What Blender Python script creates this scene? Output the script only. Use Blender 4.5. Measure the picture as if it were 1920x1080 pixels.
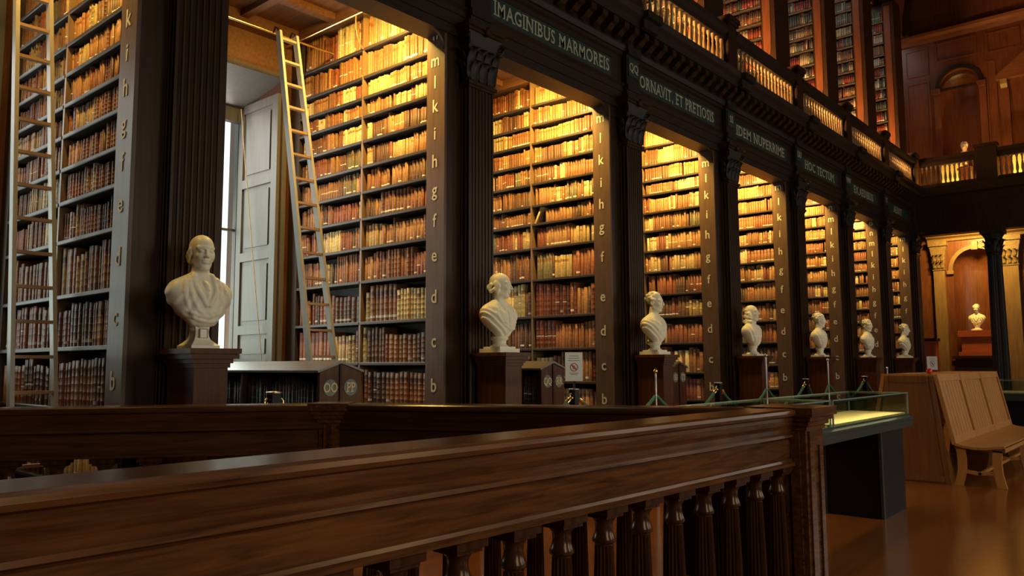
import bpy, bmesh, math, random
import numpy as np
from mathutils import Vector, Matrix

for o in list(bpy.data.objects):
    bpy.data.objects.remove(o)
SC = bpy.context.scene
COL = SC.collection
random.seed(7)
PI = math.pi

# ------------------------------------------------------------------ camera, world, exposure
F_PX, YAW, PIT, ROL, EYE = 1476.47, 0.71306, 0.096653, -0.0039607, 1.43
cam_d = bpy.data.cameras.new('camera')
cam_d.sensor_width = 36.0
cam_d.lens = F_PX / 1920 * 36.0
cam_d.clip_start = 0.05
cam_d.clip_end = 200
cam = bpy.data.objects.new('camera', cam_d)
COL.objects.link(cam)
fw = Vector((-math.sin(YAW) * math.cos(PIT), math.cos(YAW) * math.cos(PIT), math.sin(PIT)))
rt = Vector((math.cos(YAW), math.sin(YAW), 0))
up = rt.cross(fw)
rt2 = rt * math.cos(ROL) + up * math.sin(ROL)
up2 = rt2.cross(fw)
cam.matrix_world = Matrix(((rt2.x, up2.x, -fw.x, 0), (rt2.y, up2.y, -fw.y, 0), (rt2.z, up2.z, -fw.z, EYE), (0, 0, 0, 1)))
SC.camera = cam

world = bpy.data.worlds.new('sky')
SC.world = world
world.use_nodes = True
wb = world.node_tree.nodes['Background']
wb.inputs[0].default_value = (0.96, 0.98, 1.0, 1)
wb.inputs[1].default_value = 1.6

SC.view_settings.view_transform = 'Standard'
SC.view_settings.look = 'None'
SC.view_settings.gamma = 1.0
SC.view_settings.use_curve_mapping = False
SC.view_settings.exposure = 0.18
try:
    SC.cycles.max_bounces = 6
    SC.cycles.diffuse_bounces = 3
    SC.cycles.glossy_bounces = 2
    SC.cycles.transmission_bounces = 6
    SC.cycles.transparent_max_bounces = 8
    SC.cycles.sample_clamp_indirect = 4.0
    SC.cycles.caustics_reflective = False
    SC.cycles.caustics_refractive = False
except Exception:
    pass

DAY = (1.0, 0.96, 0.89)
HALL = (1.0, 0.91, 0.70)
WARM = (1.0, 0.65, 0.15)
ORANGE = (1.0, 0.42, 0.10)
AMBER = (1.0, 0.55, 0.18)


def area(name, loc, aim, sx, sy, power, color, spread=180):
    d = bpy.data.lights.new(name, 'AREA')
    d.shape = 'RECTANGLE'
    d.size, d.size_y = sx, sy
    d.energy = power
    d.color = color
    d.spread = math.radians(spread)
    o = bpy.data.objects.new(name, d)
    COL.objects.link(o)
    o.location = loc
    o.rotation_euler = (Vector(aim) - Vector(loc)).to_track_quat('-Z', 'Y').to_euler()
    return o


# pilaster right corners along the hall
YK = [2.95, 6.01, 8.98, 11.92, 14.82, 17.62, 20.40, 23.10]
Y_PREV = -0.12
XP, XPIER, XB = -5.45, -5.57, -8.30        # pilaster front, pier front, alcove back wall
PW = 0.37
YALL = [Y_PREV] + YK
# daylight: the alcove windows of this side and the windows of the opposite side
for i in range(7):
    yc = (YALL[i] + 0.10 + YALL[i + 1] - 0.60) / 2
    area('window_daylight', (-9.45, yc, 3.1), (-5.0, yc, 2.2), 1.75, 3.3, (40, 95, 22, 14, 12, 10, 10)[i], DAY)
for y in (1.0, 5.5, 10.0, 14.5, 19.0):
    area('opposite_window_daylight', (3.38, y, 3.4), (-5.0, y, 2.4), 1.5, 3.4, 40, HALL)

# ------------------------------------------------------------------ materials
MATS = {}


def nt(name):
    m = bpy.data.materials.new(name)
    m.use_nodes = True
    t = m.node_tree
    b = t.nodes['Principled BSDF']
    MATS[name] = m
    return m, t, b


def L(t, a, b):
    t.links.new(a, b)


def ramp(t, fac, cols):
    r = t.nodes.new('ShaderNodeValToRGB')
    el = r.color_ramp.elements
    while len(el) < len(cols):
        el.new(0.5)
    for e, (p, c) in zip(el, cols):
        e.position = p
        e.color = (*c, 1)
    L(t, fac, r.inputs[0])
    return r.outputs[0]


def wood(name, c1, c2, rough=0.4, axis=2, scale=3.0, bump=0.08, spec=0.5, coat=0.0, tint=(1, 1, 1), rz=0.0):
    """streaky timber: noise stretched along one axis, plus a slow tone change"""
    m, t, b = nt(name)
    tc = t.nodes.new('ShaderNodeTexCoord')
    mp = t.nodes.new('ShaderNodeMapping')
    s = [scale * 6] * 3
    s[axis] = scale * 0.45
    mp.inputs['Scale'].default_value = s
    vr = t.nodes.new('ShaderNodeVectorRotate')
    vr.rotation_type = 'Z_AXIS'
    vr.inputs['Angle'].default_value = rz
    L(t, tc.outputs['Object'], vr.inputs['Vector'])
    L(t, vr.outputs[0], mp.inputs[0])
    n = t.nodes.new('ShaderNodeTexNoise')
    n.inputs['Scale'].default_value = 1.6
    n.inputs['Detail'].default_value = 5
    n.inputs['Distortion'].default_value = 0.6
    L(t, mp.outputs[0], n.inputs['Vector'])
    n2 = t.nodes.new('ShaderNodeTexNoise')
    n2.inputs['Scale'].default_value = 1.1
    L(t, tc.outputs['Object'], n2.inputs['Vector'])
    mx = t.nodes.new('ShaderNodeMath')
    mx.operation = 'MULTIPLY_ADD'
    mx.inputs[1].default_value = 0.35
    L(t, n2.outputs[0], mx.inputs[0])
    mu = t.nodes.new('ShaderNodeMath')
    mu.operation = 'MULTIPLY'
    mu.inputs[1].default_value = 0.72
    L(t, n.outputs[0], mu.inputs[0])
    L(t, mu.outputs[0], mx.inputs[2])
    L(t, ramp(t, mx.outputs[0], [(0.3, c1), (0.72, c2)]), b.inputs['Base Color'])
    b.inputs['Roughness'].default_value = rough
    b.inputs['Specular IOR Level'].default_value = spec
    b.inputs['Specular Tint'].default_value = (*tint, 1)
    if coat:
        b.inputs['Coat Weight'].default_value = coat
        b.inputs['Coat Roughness'].default_value = 0.12
    bp = t.nodes.new('ShaderNodeBump')
    bp.inputs['Strength'].default_value = bump
    bp.inputs['Distance'].default_value = 0.004
    L(t, n.outputs[0], bp.inputs['Height'])
    L(t, bp.outputs[0], b.inputs['Normal'])
    return m


def plain(name, col, rough=0.5, metal=0.0, var=0.12, scale=14.0, spec=0.5):
    m, t, b = nt(name)
    tc = t.nodes.new('ShaderNodeTexCoord')
    n = t.nodes.new('ShaderNodeTexNoise')
    n.inputs['Scale'].default_value = scale
    n.inputs['Detail'].default_value = 4
    L(t, tc.outputs['Object'], n.inputs['Vector'])
    a = tuple(max(0, c * (1 - var)) for c in col)
    d = tuple(min(1, c * (1 + var)) for c in col)
    L(t, ramp(t, n.outputs[0], [(0.3, a), (0.7, d)]), b.inputs['Base Color'])
    b.inputs['Roughness'].default_value = rough
    b.inputs['Metallic'].default_value = metal
    b.inputs['Specular IOR Level'].default_value = spec
    return m


wood('dark_oak', (0.012, 0.006, 0.004), (0.046, 0.021, 0.012), 0.42, spec=0.3, tint=(1.0, 0.80, 0.62))
wood('dark_oak_y', (0.010, 0.006, 0.004), (0.036, 0.018, 0.011), 0.5, axis=1, spec=0.25)
wood('post_brown', (0.080, 0.043, 0.025), (0.145, 0.080, 0.047), 0.42, spec=0.35)
wood('shelf_wood', (0.026, 0.017, 0.012), (0.066, 0.044, 0.032), 0.45, axis=0, spec=0.35)
wood('desk_top', (0.09, 0.07, 0.055), (0.16, 0.125, 0.10), 0.28, axis=0, spec=0.9)  # made lighter than the shelves to stand in for window sheen
wood('case_back', (0.020, 0.010, 0.006), (0.050, 0.026, 0.014), 0.6)
wood('rail_oak', (0.026, 0.009, 0.004), (0.175, 0.062, 0.018), 0.24, axis=1, scale=4.5, bump=0.15, spec=0.3, tint=(1.0, 0.60, 0.30))
wood('rail_oak_x', (0.028, 0.011, 0.005), (0.110, 0.044, 0.016), 0.24, axis=0, scale=4.0, bump=0.15, spec=0.3, tint=(1.0, 0.62, 0.34))
wood('rail_oak_a', (0.028, 0.011, 0.005), (0.110, 0.044, 0.016), 0.24, axis=1, scale=4.0, bump=0.15, spec=0.3, tint=(1.0, 0.62, 0.34), rz=math.radians(37.4))
wood('rail_oak_b', (0.022, 0.009, 0.004), (0.085, 0.032, 0.012), 0.24, axis=0, scale=4.0, bump=0.15, spec=0.3, tint=(1.0, 0.62, 0.34), rz=-math.radians(25.3))
wood('baluster_oak', (0.022, 0.008, 0.005), (0.075, 0.027, 0.011), 0.22, spec=0.5, tint=(1.0, 0.66, 0.42))
wood('mahogany', (0.075, 0.022, 0.009), (0.20, 0.062, 0.022), 0.38)
wood('mahogany_x', (0.09, 0.026, 0.011), (0.22, 0.072, 0.026), 0.38, axis=0)
wood('pedestal_wood', (0.042, 0.014, 0.007), (0.110, 0.036, 0.017), 0.35, spec=0.3, tint=(1, .75, .55))
wood('gilt_oak', (0.16, 0.085, 0.032), (0.30, 0.17, 0.066), 0.45)
wood('ceiling_oak', (0.12, 0.048, 0.017), (0.25, 0.105, 0.038), 0.5, axis=0)
wood('settle_oak', (0.36, 0.145, 0.034), (0.58, 0.262, 0.070), 0.35, spec=0.3)
wood('settle_panel', (0.15, 0.055, 0.016), (0.25, 0.098, 0.030), 0.4)
wood('ladder_wood', (0.26, 0.22, 0.17), (0.38, 0.33, 0.26), 0.4)
wood('rung_wood', (0.26, 0.14, 0.06), (0.42, 0.24, 0.11), 0.45, axis=1)
wood('shutter_paint', (0.100, 0.086, 0.076), (0.135, 0.117, 0.105), 0.5, bump=0.03, spec=0.3)
wood('chest_red', (0.30, 0.060, 0.022), (0.46, 0.110, 0.040), 0.3, axis=0)
plain('plaster', (0.30, 0.27, 0.24), 0.8)
plain('marble', (0.93, 0.84, 0.61), 0.42, var=0.04, scale=5)
plain('brass', (0.90, 0.62, 0.22), 0.22, 1.0, var=0.05)
plain('steel', (0.55, 0.55, 0.52), 0.3, 1.0, var=0.05)
plain('black_metal', (0.006, 0.006, 0.006), 0.4, spec=0.25)
plain('rope_green', (0.030, 0.130, 0.075), 0.75, var=0.3, scale=120)
plain('gold_letter', (0.72, 0.52, 0.22), 0.45, var=0.05)
plain('cream_letter', (0.62, 0.54, 0.40), 0.6, var=0.05)
plain('sign_green', (0.022, 0.036, 0.028), 0.55, var=0.2, spec=0.3)
plain('plate_green', (0.150, 0.180, 0.140), 0.5, var=0.1)
plain('card_white', (0.80, 0.80, 0.70), 0.6, var=0.02)
plain('print_red', (0.42, 0.08, 0.05), 0.6, var=0.02)
plain('print_grey', (0.35, 0.34, 0.30), 0.6, var=0.02)
plain('case_green', (0.030, 0.038, 0.030), 0.35, var=0.15)
plain('case_bed', (0.66, 0.48, 0.20), 0.8, var=0.06)
plain('frieze_letter', (0.34, 0.33, 0.24), 0.6, var=0.1, spec=0.2)
plain('red_gloss', (0.60, 0.03, 0.02), 0.2, var=0.02)
plain('cord_tan', (0.42, 0.34, 0.24), 0.8)
plain('foliage_carving', (0.020, 0.015, 0.010), 0.5, var=0.3, spec=0.25)
plain('carving_gilt', (0.22, 0.135, 0.055), 0.45, var=0.3)


def glass_mat():
    m, t, b = nt('glass')
    out = t.nodes['Material Output']
    g = t.nodes.new('ShaderNodeBsdfGlossy')
    g.inputs['Roughness'].default_value = 0.02
    g.inputs['Color'].default_value = (0.9, 1.0, 0.95, 1)
    tr = t.nodes.new('ShaderNodeBsdfTransparent')
    tr.inputs[0].default_value = (0.86, 0.93, 0.90, 1)
    lw = t.nodes.new('ShaderNodeLayerWeight')
    lw.inputs['Blend'].default_value = 0.5
    pw = t.nodes.new('ShaderNodeMath')
    pw.operation = 'POWER'
    pw.inputs[1].default_value = 4.0
    L(t, lw.outputs['Facing'], pw.inputs[0])
    fr = t.nodes.new('ShaderNodeMath')
    fr.operation = 'MULTIPLY_ADD'
    fr.inputs[1].default_value = 0.55
    fr.inputs[2].default_value = 0.035
    L(t, pw.outputs[0], fr.inputs[0])
    mx = t.nodes.new('ShaderNodeMixShader')
    L(t, fr.outputs[0], mx.inputs[0])
    L(t, tr.outputs[0], mx.inputs[1])
    L(t, g.outputs[0], mx.inputs[2])
    L(t, mx.outputs[0], out.inputs[0])


glass_mat()


def emit(name, col, strength):
    m, t, b = nt(name)
    b.inputs['Base Color'].default_value = (*col, 1)
    b.inputs['Emission Color'].default_value = (*col, 1)
    b.inputs['Emission Strength'].default_value = strength


emit('lamp_tube', (1.0, 0.78, 0.36), 9.0)
emit('bulb_warm', (1.0, 0.66, 0.25), 20.0)


def floor_mat():
    m, t, b = nt('floor_boards')
    tc = t.nodes.new('ShaderNodeTexCoord')
    mp = t.nodes.new('ShaderNodeMapping')
    mp.inputs['Scale'].default_value = (14, 0.5, 1)
    L(t, tc.outputs['Object'], mp.inputs[0])
    n = t.nodes.new('ShaderNodeTexNoise')
    n.inputs['Scale'].default_value = 2.2
    n.inputs['Detail'].default_value = 6
    L(t, mp.outputs[0], n.inputs['Vector'])
    L(t, ramp(t, n.outputs[0], [(0.25, (0.17, 0.050, 0.011)), (0.75, (0.27, 0.088, 0.020))]), b.inputs['Base Color'])
    b.inputs['Roughness'].default_value = 0.16
    n2 = t.nodes.new('ShaderNodeTexNoise')
    n2.inputs['Scale'].default_value = 5
    L(t, tc.outputs['Object'], n2.inputs['Vector'])
    bp = t.nodes.new('ShaderNodeBump')
    bp.inputs['Strength'].default_value = 0.08
    bp.inputs['Distance'].default_value = 0.01
    L(t, n2.outputs[0], bp.inputs['Height'])
    L(t, bp.outputs[0], b.inputs['Normal'])


floor_mat()


def book_mat():
    m, t, b = nt('book_leather')
    at = t.nodes.new('ShaderNodeAttribute')
    at.attribute_name = 'col'
    uv = t.nodes.new('ShaderNodeUVMap')
    uv.uv_map = 'spine'
    sp = t.nodes.new('ShaderNodeSeparateXYZ')
    L(t, uv.outputs[0], sp.inputs[0])

    def math_(op, a, bb=None, c=None):
        k = t.nodes.new('ShaderNodeMath')
        k.operation = op
        for i, v in enumerate((a, bb, c)):
            if v is None:
                continue
            if isinstance(v, (int, float)):
                k.inputs[i].default_value = v
            else:
                L(t, v, k.inputs[i])
        return k.outputs[0]
    v = sp.outputs[1]
    on = math_('GREATER_THAN', v, 0.0)
    # six compartments: thin tooled lines at each raised band
    flag = at.outputs['Alpha']
    cnt_ = math_('ADD', 4.0, math_('FLOOR', math_('MULTIPLY', math_('FRACT', math_('MULTIPLY', flag, 7.3)), 4.0)))
    fr = math_('FRACT', math_('MULTIPLY', v, cnt_))
    line = math_('MULTIPLY', math_('LESS_THAN', fr, 0.11), on)
    # lettering piece in the second compartment from the top
    lab = math_('MULTIPLY', math_('GREATER_THAN', v, 0.69), math_('LESS_THAN', v, 0.81))
    lab = math_('MULTIPLY', lab, math_('GREATER_THAN', flag, 0.45))
    # paper press mark low on the spine
    tag = math_('MULTIPLY', math_('GREATER_THAN', v, 0.09), math_('LESS_THAN', v, 0.16))
    tag = math_('MULTIPLY', tag, math_('GREATER_THAN', flag, 0.72))
    # white tape tied round some volumes
    tape = math_('MULTIPLY', math_('GREATER_THAN', v, 0.42), math_('LESS_THAN', v, 0.455))
    tape = math_('MULTIPLY', tape, math_('LESS_THAN', flag, 0.10))
    tape = math_('MAXIMUM', tape, tag)
    n = t.nodes.new('ShaderNodeTexNoise')
    n.inputs['Scale'].default_value = 38
    n.inputs['Detail'].default_value = 4
    tc = t.nodes.new('ShaderNodeTexCoord')
    L(t, tc.outputs['Object'], n.inputs['Vector'])
    hs = t.nodes.new('ShaderNodeMixRGB')
    hs.blend_type = 'MULTIPLY'
    hs.inputs[0].default_value = 0.55
    L(t, at.outputs['Color'], hs.inputs[1])
    L(t, ramp(t, n.outputs[0], [(0.3, (0.45, 0.42, 0.40)), (0.7, (1.25, 1.22, 1.2))]), hs.inputs[2])

    def mix(fac, a, col, amt=1.0):
        k = t.nodes.new('ShaderNodeMixRGB')
        L(t, math_('MULTIPLY', fac, amt), k.inputs[0])
        L(t, a, k.inputs[1])
        k.inputs[2].default_value = (*col, 1)
        return k.outputs[0]
    c = mix(line, hs.outputs[0], (0.34, 0.21, 0.08), 0.30)
    c = mix(lab, c, (0.13, 0.035, 0.018), 0.8)
    c = mix(tape, c, (0.80, 0.76, 0.66))
    L(t, c, b.inputs['Base Color'])
    b.inputs['Roughness'].default_value = 0.5
    b.inputs['Specular IOR Level'].default_value = 0.28


book_mat()

# ------------------------------------------------------------------ mesh helpers
ORG = {}


class MB:
    def __init__(s):
        s.v, s.f, s.sm = [], [], []

    def add(s, vs, fs, smooth=False):
        n = len(s.v)
        s.v += [tuple(p) for p in vs]
        s.f += [tuple(i + n for i in f) for f in fs]
        s.sm += [smooth] * len(fs)
        return s

    def box(s, x0, x1, y0, y1, z0, z1, M=None):
        vs = [(x, y, z) for z in (z0, z1) for y in (y0, y1) for x in (x0, x1)]
        if M is not None:
            vs = [M @ Vector(p) for p in vs]
        return s.add(vs, [(0, 2, 3, 1), (4, 5, 7, 6), (0, 1, 5, 4), (2, 6, 7, 3), (0, 4, 6, 2), (1, 3, 7, 5)])

    def bar(s, a, b, w, h, upv=(0, 0, 1)):
        """box beam from a to b, w across, h along upv"""
        a, b = Vector(a), Vector(b)
        d = (b - a).normalized()
        u = Vector(upv)
        u = (u - d * u.dot(d)).normalized()
        r = d.cross(u)
        vs = [p + r * (i * w / 2) + u * (j * h / 2) for p in (a, b) for j in (-1, 1) for i in (-1, 1)]
        return s.add(vs, [(0, 2, 3, 1), (4, 5, 7, 6), (0, 1, 5, 4), (2, 6, 7, 3), (0, 4, 6, 2), (1, 3, 7, 5)])

    def prism(s, prof, axis, a, b, smooth=False, caps=True):
        """profile [(p,q)] swept along axis 0/1/2 from a to b; p,q = the other two axes in order"""
        n = len(prof)
        vs = []
        for t in (a, b):
            for p, q in prof:
                vs.append({0: (t, p, q), 1: (p, t, q), 2: (p, q, t)}[axis])
        fs = [(i, (i + 1) % n, n + (i + 1) % n, n + i) for i in range(n)]
        s.add(vs, fs, smooth)
        if caps:
            s.add(vs, [tuple(range(n))[::-1], tuple(range(n, 2 * n))])
        return s

    def sweep(s, prof, path, closed=False, caps=True):
        """profile [(out, z)] carried along a plan path [(x,y)], mitred; out = to the right of travel"""
        P = [Vector((p[0], p[1])) for p in path]
        n, m = len(prof), len(P)
        vs = []
        for i, p in enumerate(P):
            d0 = (p - P[i - 1]).normalized() if (i > 0 or closed) else None
            d1 = (P[(i + 1) % m] - p).normalized() if (i < m - 1 or closed) else None
            d0 = d0 or d1
            d1 = d1 or d0
            n0, n1 = Vector((d0.y, -d0.x)), Vector((d1.y, -d1.x))
            b = (n0 + n1)
            b = b / max(1e-6, b.length)
            b = b / max(0.3, b.dot(n0))
            for o, z in prof:
                q = p + b * o
                vs.append((q.x, q.y, z))
        fs = []
        for i in range(m if closed else m - 1):
            j = (i + 1) % m
            for k in range(n):
                l = (k + 1) % n
                fs.append((i * n + k, j * n + k, j * n + l, i * n + l))
        s.add(vs, fs)
        if caps and not closed:
            s.add(vs, [tuple(range(n))[::-1], tuple(range((m - 1) * n, m * n))])
        return s

    def lathe(s, prof, c=(0, 0, 0), n=12, axis=2, smooth=True, rot=0.0, sq=1.0):
        """[(r,h)] turned about an axis through c"""
        vs = []
        for r, h in prof:
            for i in range(n):
                a = rot + 2 * PI * i / n
                x, y = r * math.cos(a), r * math.sin(a) * sq
                p = {2: (x, y, h), 0: (h, x, y), 1: (x, h, y)}[axis]
                vs.append((c[0] + p[0], c[1] + p[1], c[2] + p[2]))
        fs = []
        for k in range(len(prof) - 1):
            for i in range(n):
                j = (i + 1) % n
                fs.append((k * n + i, k * n + j, (k + 1) * n + j, (k + 1) * n + i))
        s.add(vs, fs, smooth)
        s.add(vs, [tuple(range(n))[::-1], tuple(range((len(prof) - 1) * n, len(prof) * n))])
        return s

    def tube(s, path, r, n=8, smooth=True, taper=None):
        P = [Vector(p) for p in path]
        vs = []
        for i, p in enumerate(P):
            d = (P[min(i + 1, len(P) - 1)] - P[max(i - 1, 0)]).normalized()
            a = Vector((0, 0, 1)) if abs(d.z) < 0.9 else Vector((1, 0, 0))
            u = d.cross(a).normalized()
            w = d.cross(u)
            rr = r if taper is None else taper[i]
            for k in range(n):
                t = 2 * PI * k / n
                vs.append(p + u * (rr * math.cos(t)) + w * (rr * math.sin(t)))
        fs = []
        for i in range(len(P) - 1):
            for k in range(n):
                l = (k + 1) % n
                fs.append((i * n + k, i * n + l, (i + 1) * n + l, (i + 1) * n + k))
        s.add(vs, fs, smooth)
        s.add(vs, [tuple(range(n))[::-1], tuple(range((len(P) - 1) * n, len(P) * n))])
        return s

    def mesh(s, name, mat, org=(0, 0, 0)):
        me = bpy.data.meshes.new(name)
        ox, oy, oz = org
        me.from_pydata([(x - ox, y - oy, z - oz) for x, y, z in s.v], [], s.f)
        bm = bmesh.new()
        bm.from_mesh(me)
        bmesh.ops.recalc_face_normals(bm, faces=bm.faces)
        bm.to_mesh(me)
        bm.free()
        me.polygons.foreach_set('use_smooth', s.sm)
        if mat:
            me.materials.append(MATS[mat])
        return me

    def build(s, name, mat, parent=None, org=None):
        if org is None:
            org = ORG.get(parent, (0, 0, 0)) if parent is not None else (0, 0, 0)
        return put(name, s.mesh(name, mat, org), parent, org if parent is None else None)


def put(name, me, parent=None, loc=None):
    o = bpy.data.objects.new(name, me)
    COL.objects.link(o)
    if parent is not None:
        o.parent = parent
        ORG[o] = ORG.get(parent, (0, 0, 0))
    else:
        ORG[o] = tuple(loc or (0, 0, 0))
    if loc is not None:
        o.location = loc
        if parent is not None:
            ORG[o] = tuple(a + b for a, b in zip(ORG[parent], loc))
    return o


def tag(o, label, cat=None, group=None, kind=None):
    o['label'] = label
    if cat:
        o['category'] = cat
    if group:
        o['group'] = group
    if kind:
        o['kind'] = kind
    return o


def thing(name, label, cat, loc, group=None):
    o = bpy.data.objects.new(name, None)
    o.empty_display_size = 0.1
    COL.objects.link(o)
    o.location = loc
    ORG[o] = tuple(loc)
    return tag(o, label, cat, group)


def struct(name, mb, mat, label=None):
    o = mb.build(name, mat)
    o['kind'] = 'structure'
    if label:
        o['label'] = label
    return o


def copy_tree(src, loc, label=None):
    kids = {}
    for o in bpy.data.objects:
        if o.parent:
            kids.setdefault(o.parent.name, []).append(o)

    def rec(o, par):
        c = o.copy()
        COL.objects.link(c)
        c.parent = par
        for k in kids.get(o.name, []):
            rec(k, c)
        return c
    r = rec(src, None)
    r.location = loc
    ORG[r] = tuple(loc)
    if label:
        r['label'] = label
    return r


SERIF = {'A': 'bl br', 'B': 'tl bl', 'D': 'tl bl', 'E': 'tl bl', 'H': 'tl bl tr br', 'I': 'tc bc', 'L': 'tl bl', 'M': 'bl br', 'N': 'tl bl tr', 'P': 'tl bl', 'R': 'tl bl br', 'T': 'bc', 'U': 'tl tr', 'V': 'tl tr', 'X': 'tl tr bl br', 'W': 'tl tr', 'Y': 'tl tr bc', 'K': 'tl bl'}


def letters(name, me, parent, loc, rotz, sx=1.0, txt=''):
    """hang each character of a lettering mesh as a part of its own"""
    bm = bmesh.new()
    bm.from_mesh(me)
    bm.verts.ensure_lookup_table()
    seen = set()
    isls = []
    for v0 in bm.verts:
        if v0.index in seen:
            continue
        st, isl = [v0], []
        seen.add(v0.index)
        while st:
            v = st.pop()
            isl.append(v)
            for e in v.link_edges:
                w = e.other_vert(v)
                if w.index not in seen:
                    seen.add(w.index)
                    st.append(w)
        ids = {v.index: i for i, v in enumerate(isl)}
        fs = {f for v in isl for f in v.link_faces}
        isls.append(([tuple(v.co) for v in isl], [[ids[v.index] for v in f.verts] for f in fs]))
    bm.free()
    isls.sort(key=lambda q: min(c[0] for c in q[0]))
    zt_, zb_ = max(c[2] for q in isls for c in q[0]), min(c[2] for q in isls for c in q[0])
    big = [q for q in isls if max(c[2] for c in q[0]) - min(c[2] for c in q[0]) > 0.6 * (zt_ - zb_)]
    chars = [c for c in txt if c.isalnum()]
    for q, (vs, fs) in enumerate(isls):
        if len(big) == len(chars) and (vs, fs) in big:
            ch = chars[big.index((vs, fs))]
            x0, x1 = min(c[0] for c in vs), max(c[0] for c in vs)
            z0, z1 = min(c[2] for c in vs), max(c[2] for c in vs)
            H_ = z1 - z0
            mb = MB()
            for k in SERIF.get(ch, '').split():
                xc = {'l': x0 + 0.07 * H_ * (ch not in 'AVXWY'), 'r': x1 - 0.07 * H_ * (ch not in 'AVXWYR'), 'c': (x0 + x1) / 2}[k[1]]
                zc = z1 - 0.025 * H_ if k[0] == 't' else z0 + 0.025 * H_
                mb.box(xc - 0.20 * H_, xc + 0.20 * H_, -0.0026, 0.0026, zc - 0.042 * H_, zc + 0.042 * H_)
            n_ = len(vs)
            vs = vs + mb.v
            fs = fs + [[i + n_ for i in f] for f in mb.f]
        m = bpy.data.meshes.new(name)
        m.from_pydata(vs, [], fs)
        m.materials.append(me.materials[0])
        o = put(name, m, parent, loc)
        o.rotation_euler = (0, 0, rotz)
        o.scale = (sx, 1, 1)


ORD = ['zeroth', 'first', 'second', 'third', 'fourth', 'fifth', 'sixth', 'seventh', 'eighth', 'ninth']
FONT_CACHE = {}


def text_mesh(txt, size, mat, depth=0.004, squeeze=1.0, track=1.0):
    """lettering in the XZ plane facing -Y, centred on its origin"""
    key = (txt, size, mat, squeeze, track)
    if key in FONT_CACHE:
        return FONT_CACHE[key]
    cu = bpy.data.curves.new('lettering', 'FONT')
    cu.body = txt
    cu.size = size
    cu.align_x = 'CENTER'
    cu.align_y = 'CENTER'
    cu.extrude = depth / 2
    cu.resolution_u = 3
    cu.space_character = track
    cu.offset = size * 0.011
    o = bpy.data.objects.new('lettering', cu)
    COL.objects.link(o)
    dg = bpy.context.evaluated_depsgraph_get()
    me = bpy.data.meshes.new_from_object(o.evaluated_get(dg))
    bpy.data.objects.remove(o)
    me.transform(Matrix.Rotation(PI / 2, 4, 'X') @ Matrix.Diagonal((squeeze, 1, 1, 1)))
    bm = bmesh.new()
    bm.from_mesh(me)
    bmesh.ops.remove_doubles(bm, verts=bm.verts, dist=size * 0.0005)
    bm.to_mesh(me)
    bm.free()
    me.materials.clear()
    me.materials.append(MATS[mat])
    FONT_CACHE[key] = me
    return me

# ------------------------------------------------------------------ the room shell
Y0, Y1 = -3.0, 26.0
XR = 3.4
struct('floor', MB().box(-9.6, XR + 0.3, Y0 - 0.2, Y1 + 0.3, -0.12, 0.0), 'floor_boards', 'polished orange brown timber floor of the long hall')


def alcove(i):
    """clear span of alcove i (between pier i-1 and pier i of YALL)"""
    return YALL[i] + 0.10, YALL[i + 1] - 0.60


SILL, HEAD = 1.44, 4.93
mb = MB()
prev = Y0 - 0.2
for i in range(8):
    a, b = alcove(i)
    wa, wb_ = a + 0.13, b - 0.13
    mb.box(-9.5, XB, prev, wa, 0, HEAD)
    mb.box(-9.5, XB, wa, wb_, 0, SILL)
    prev = wb_
mb.box(-9.5, XB, prev, Y1 + 0.3, 0, HEAD)
struct('wall_left_lower', mb, 'pedestal_wood', 'dark wood wall between the alcove windows')
mb = MB()
mb.box(-9.5, XB, Y0 - 0.2, Y1 + 0.3, HEAD, 5.6)
mb.box(-9.5, XB, Y0 - 0.2, Y1 + 0.3, 5.6, 11.6)
struct('wall_left', mb, 'ceiling_oak', 'panelled wood back wall of the window alcoves')
struct('wall_front', MB().box(-9.5, XR, Y0 - 0.2, Y0, 0, 16.6), 'dark_oak')
mb = MB()
prev = Y0
for y in (1.0, 5.5, 10.0, 14.5, 19.0):
    mb.box(XR, XR + 0.2, prev, y - 0.9, 0, 11.6)
    mb.box(XR, XR + 0.2, y - 0.9, y + 0.9, 0, 1.4)
    mb.box(XR, XR + 0.2, y - 0.9, y + 0.9, 5.3, 11.6)
    prev = y + 0.9
mb.box(XR, XR + 0.2, prev, Y1 + 0.3, 0, 11.6)
struct('wall_right', mb, 'dark_oak', 'dark wood wall with tall windows on the far side of the hall')

# barrel vault with ribs
VC, VR = (-1.15, 11.45), 5.05
mb = MB()
N = 28
pro = [(VC[0] - VR * math.cos(PI * k / N), VC[1] + VR * math.sin(PI * k / N)) for k in range(N + 1)]
pro2 = [(VC[0] - (VR + .2) * math.cos(PI * k / N), VC[1] + (VR + .2) * math.sin(PI * k / N)) for k in range(N + 1)][::-1]
mb.prism(pro + pro2, 1, Y0 - 0.2, Y1 + 0.3)
struct('ceiling', mb, 'mahogany', 'dark red timber barrel vault')
for q, y in enumerate((8.8, 11.74, 14.6, 17.4, 20.2, 22.9, 25.75)):
    r0 = VR - 0.16
    pro = [(VC[0] - VR * math.cos(PI * k / N), VC[1] + VR * math.sin(PI * k / N)) for k in range(N + 1)]
    pri = [(VC[0] - r0 * math.cos(PI * k / N), VC[1] + r0 * math.sin(PI * k / N)) for k in range(N + 1)][::-1]
    struct('trim_%d' % (20 + q), MB().prism(pro + pri, 1, y - 0.14, y + 0.10), 'dark_oak', 'curved rib of the barrel vault')

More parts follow.
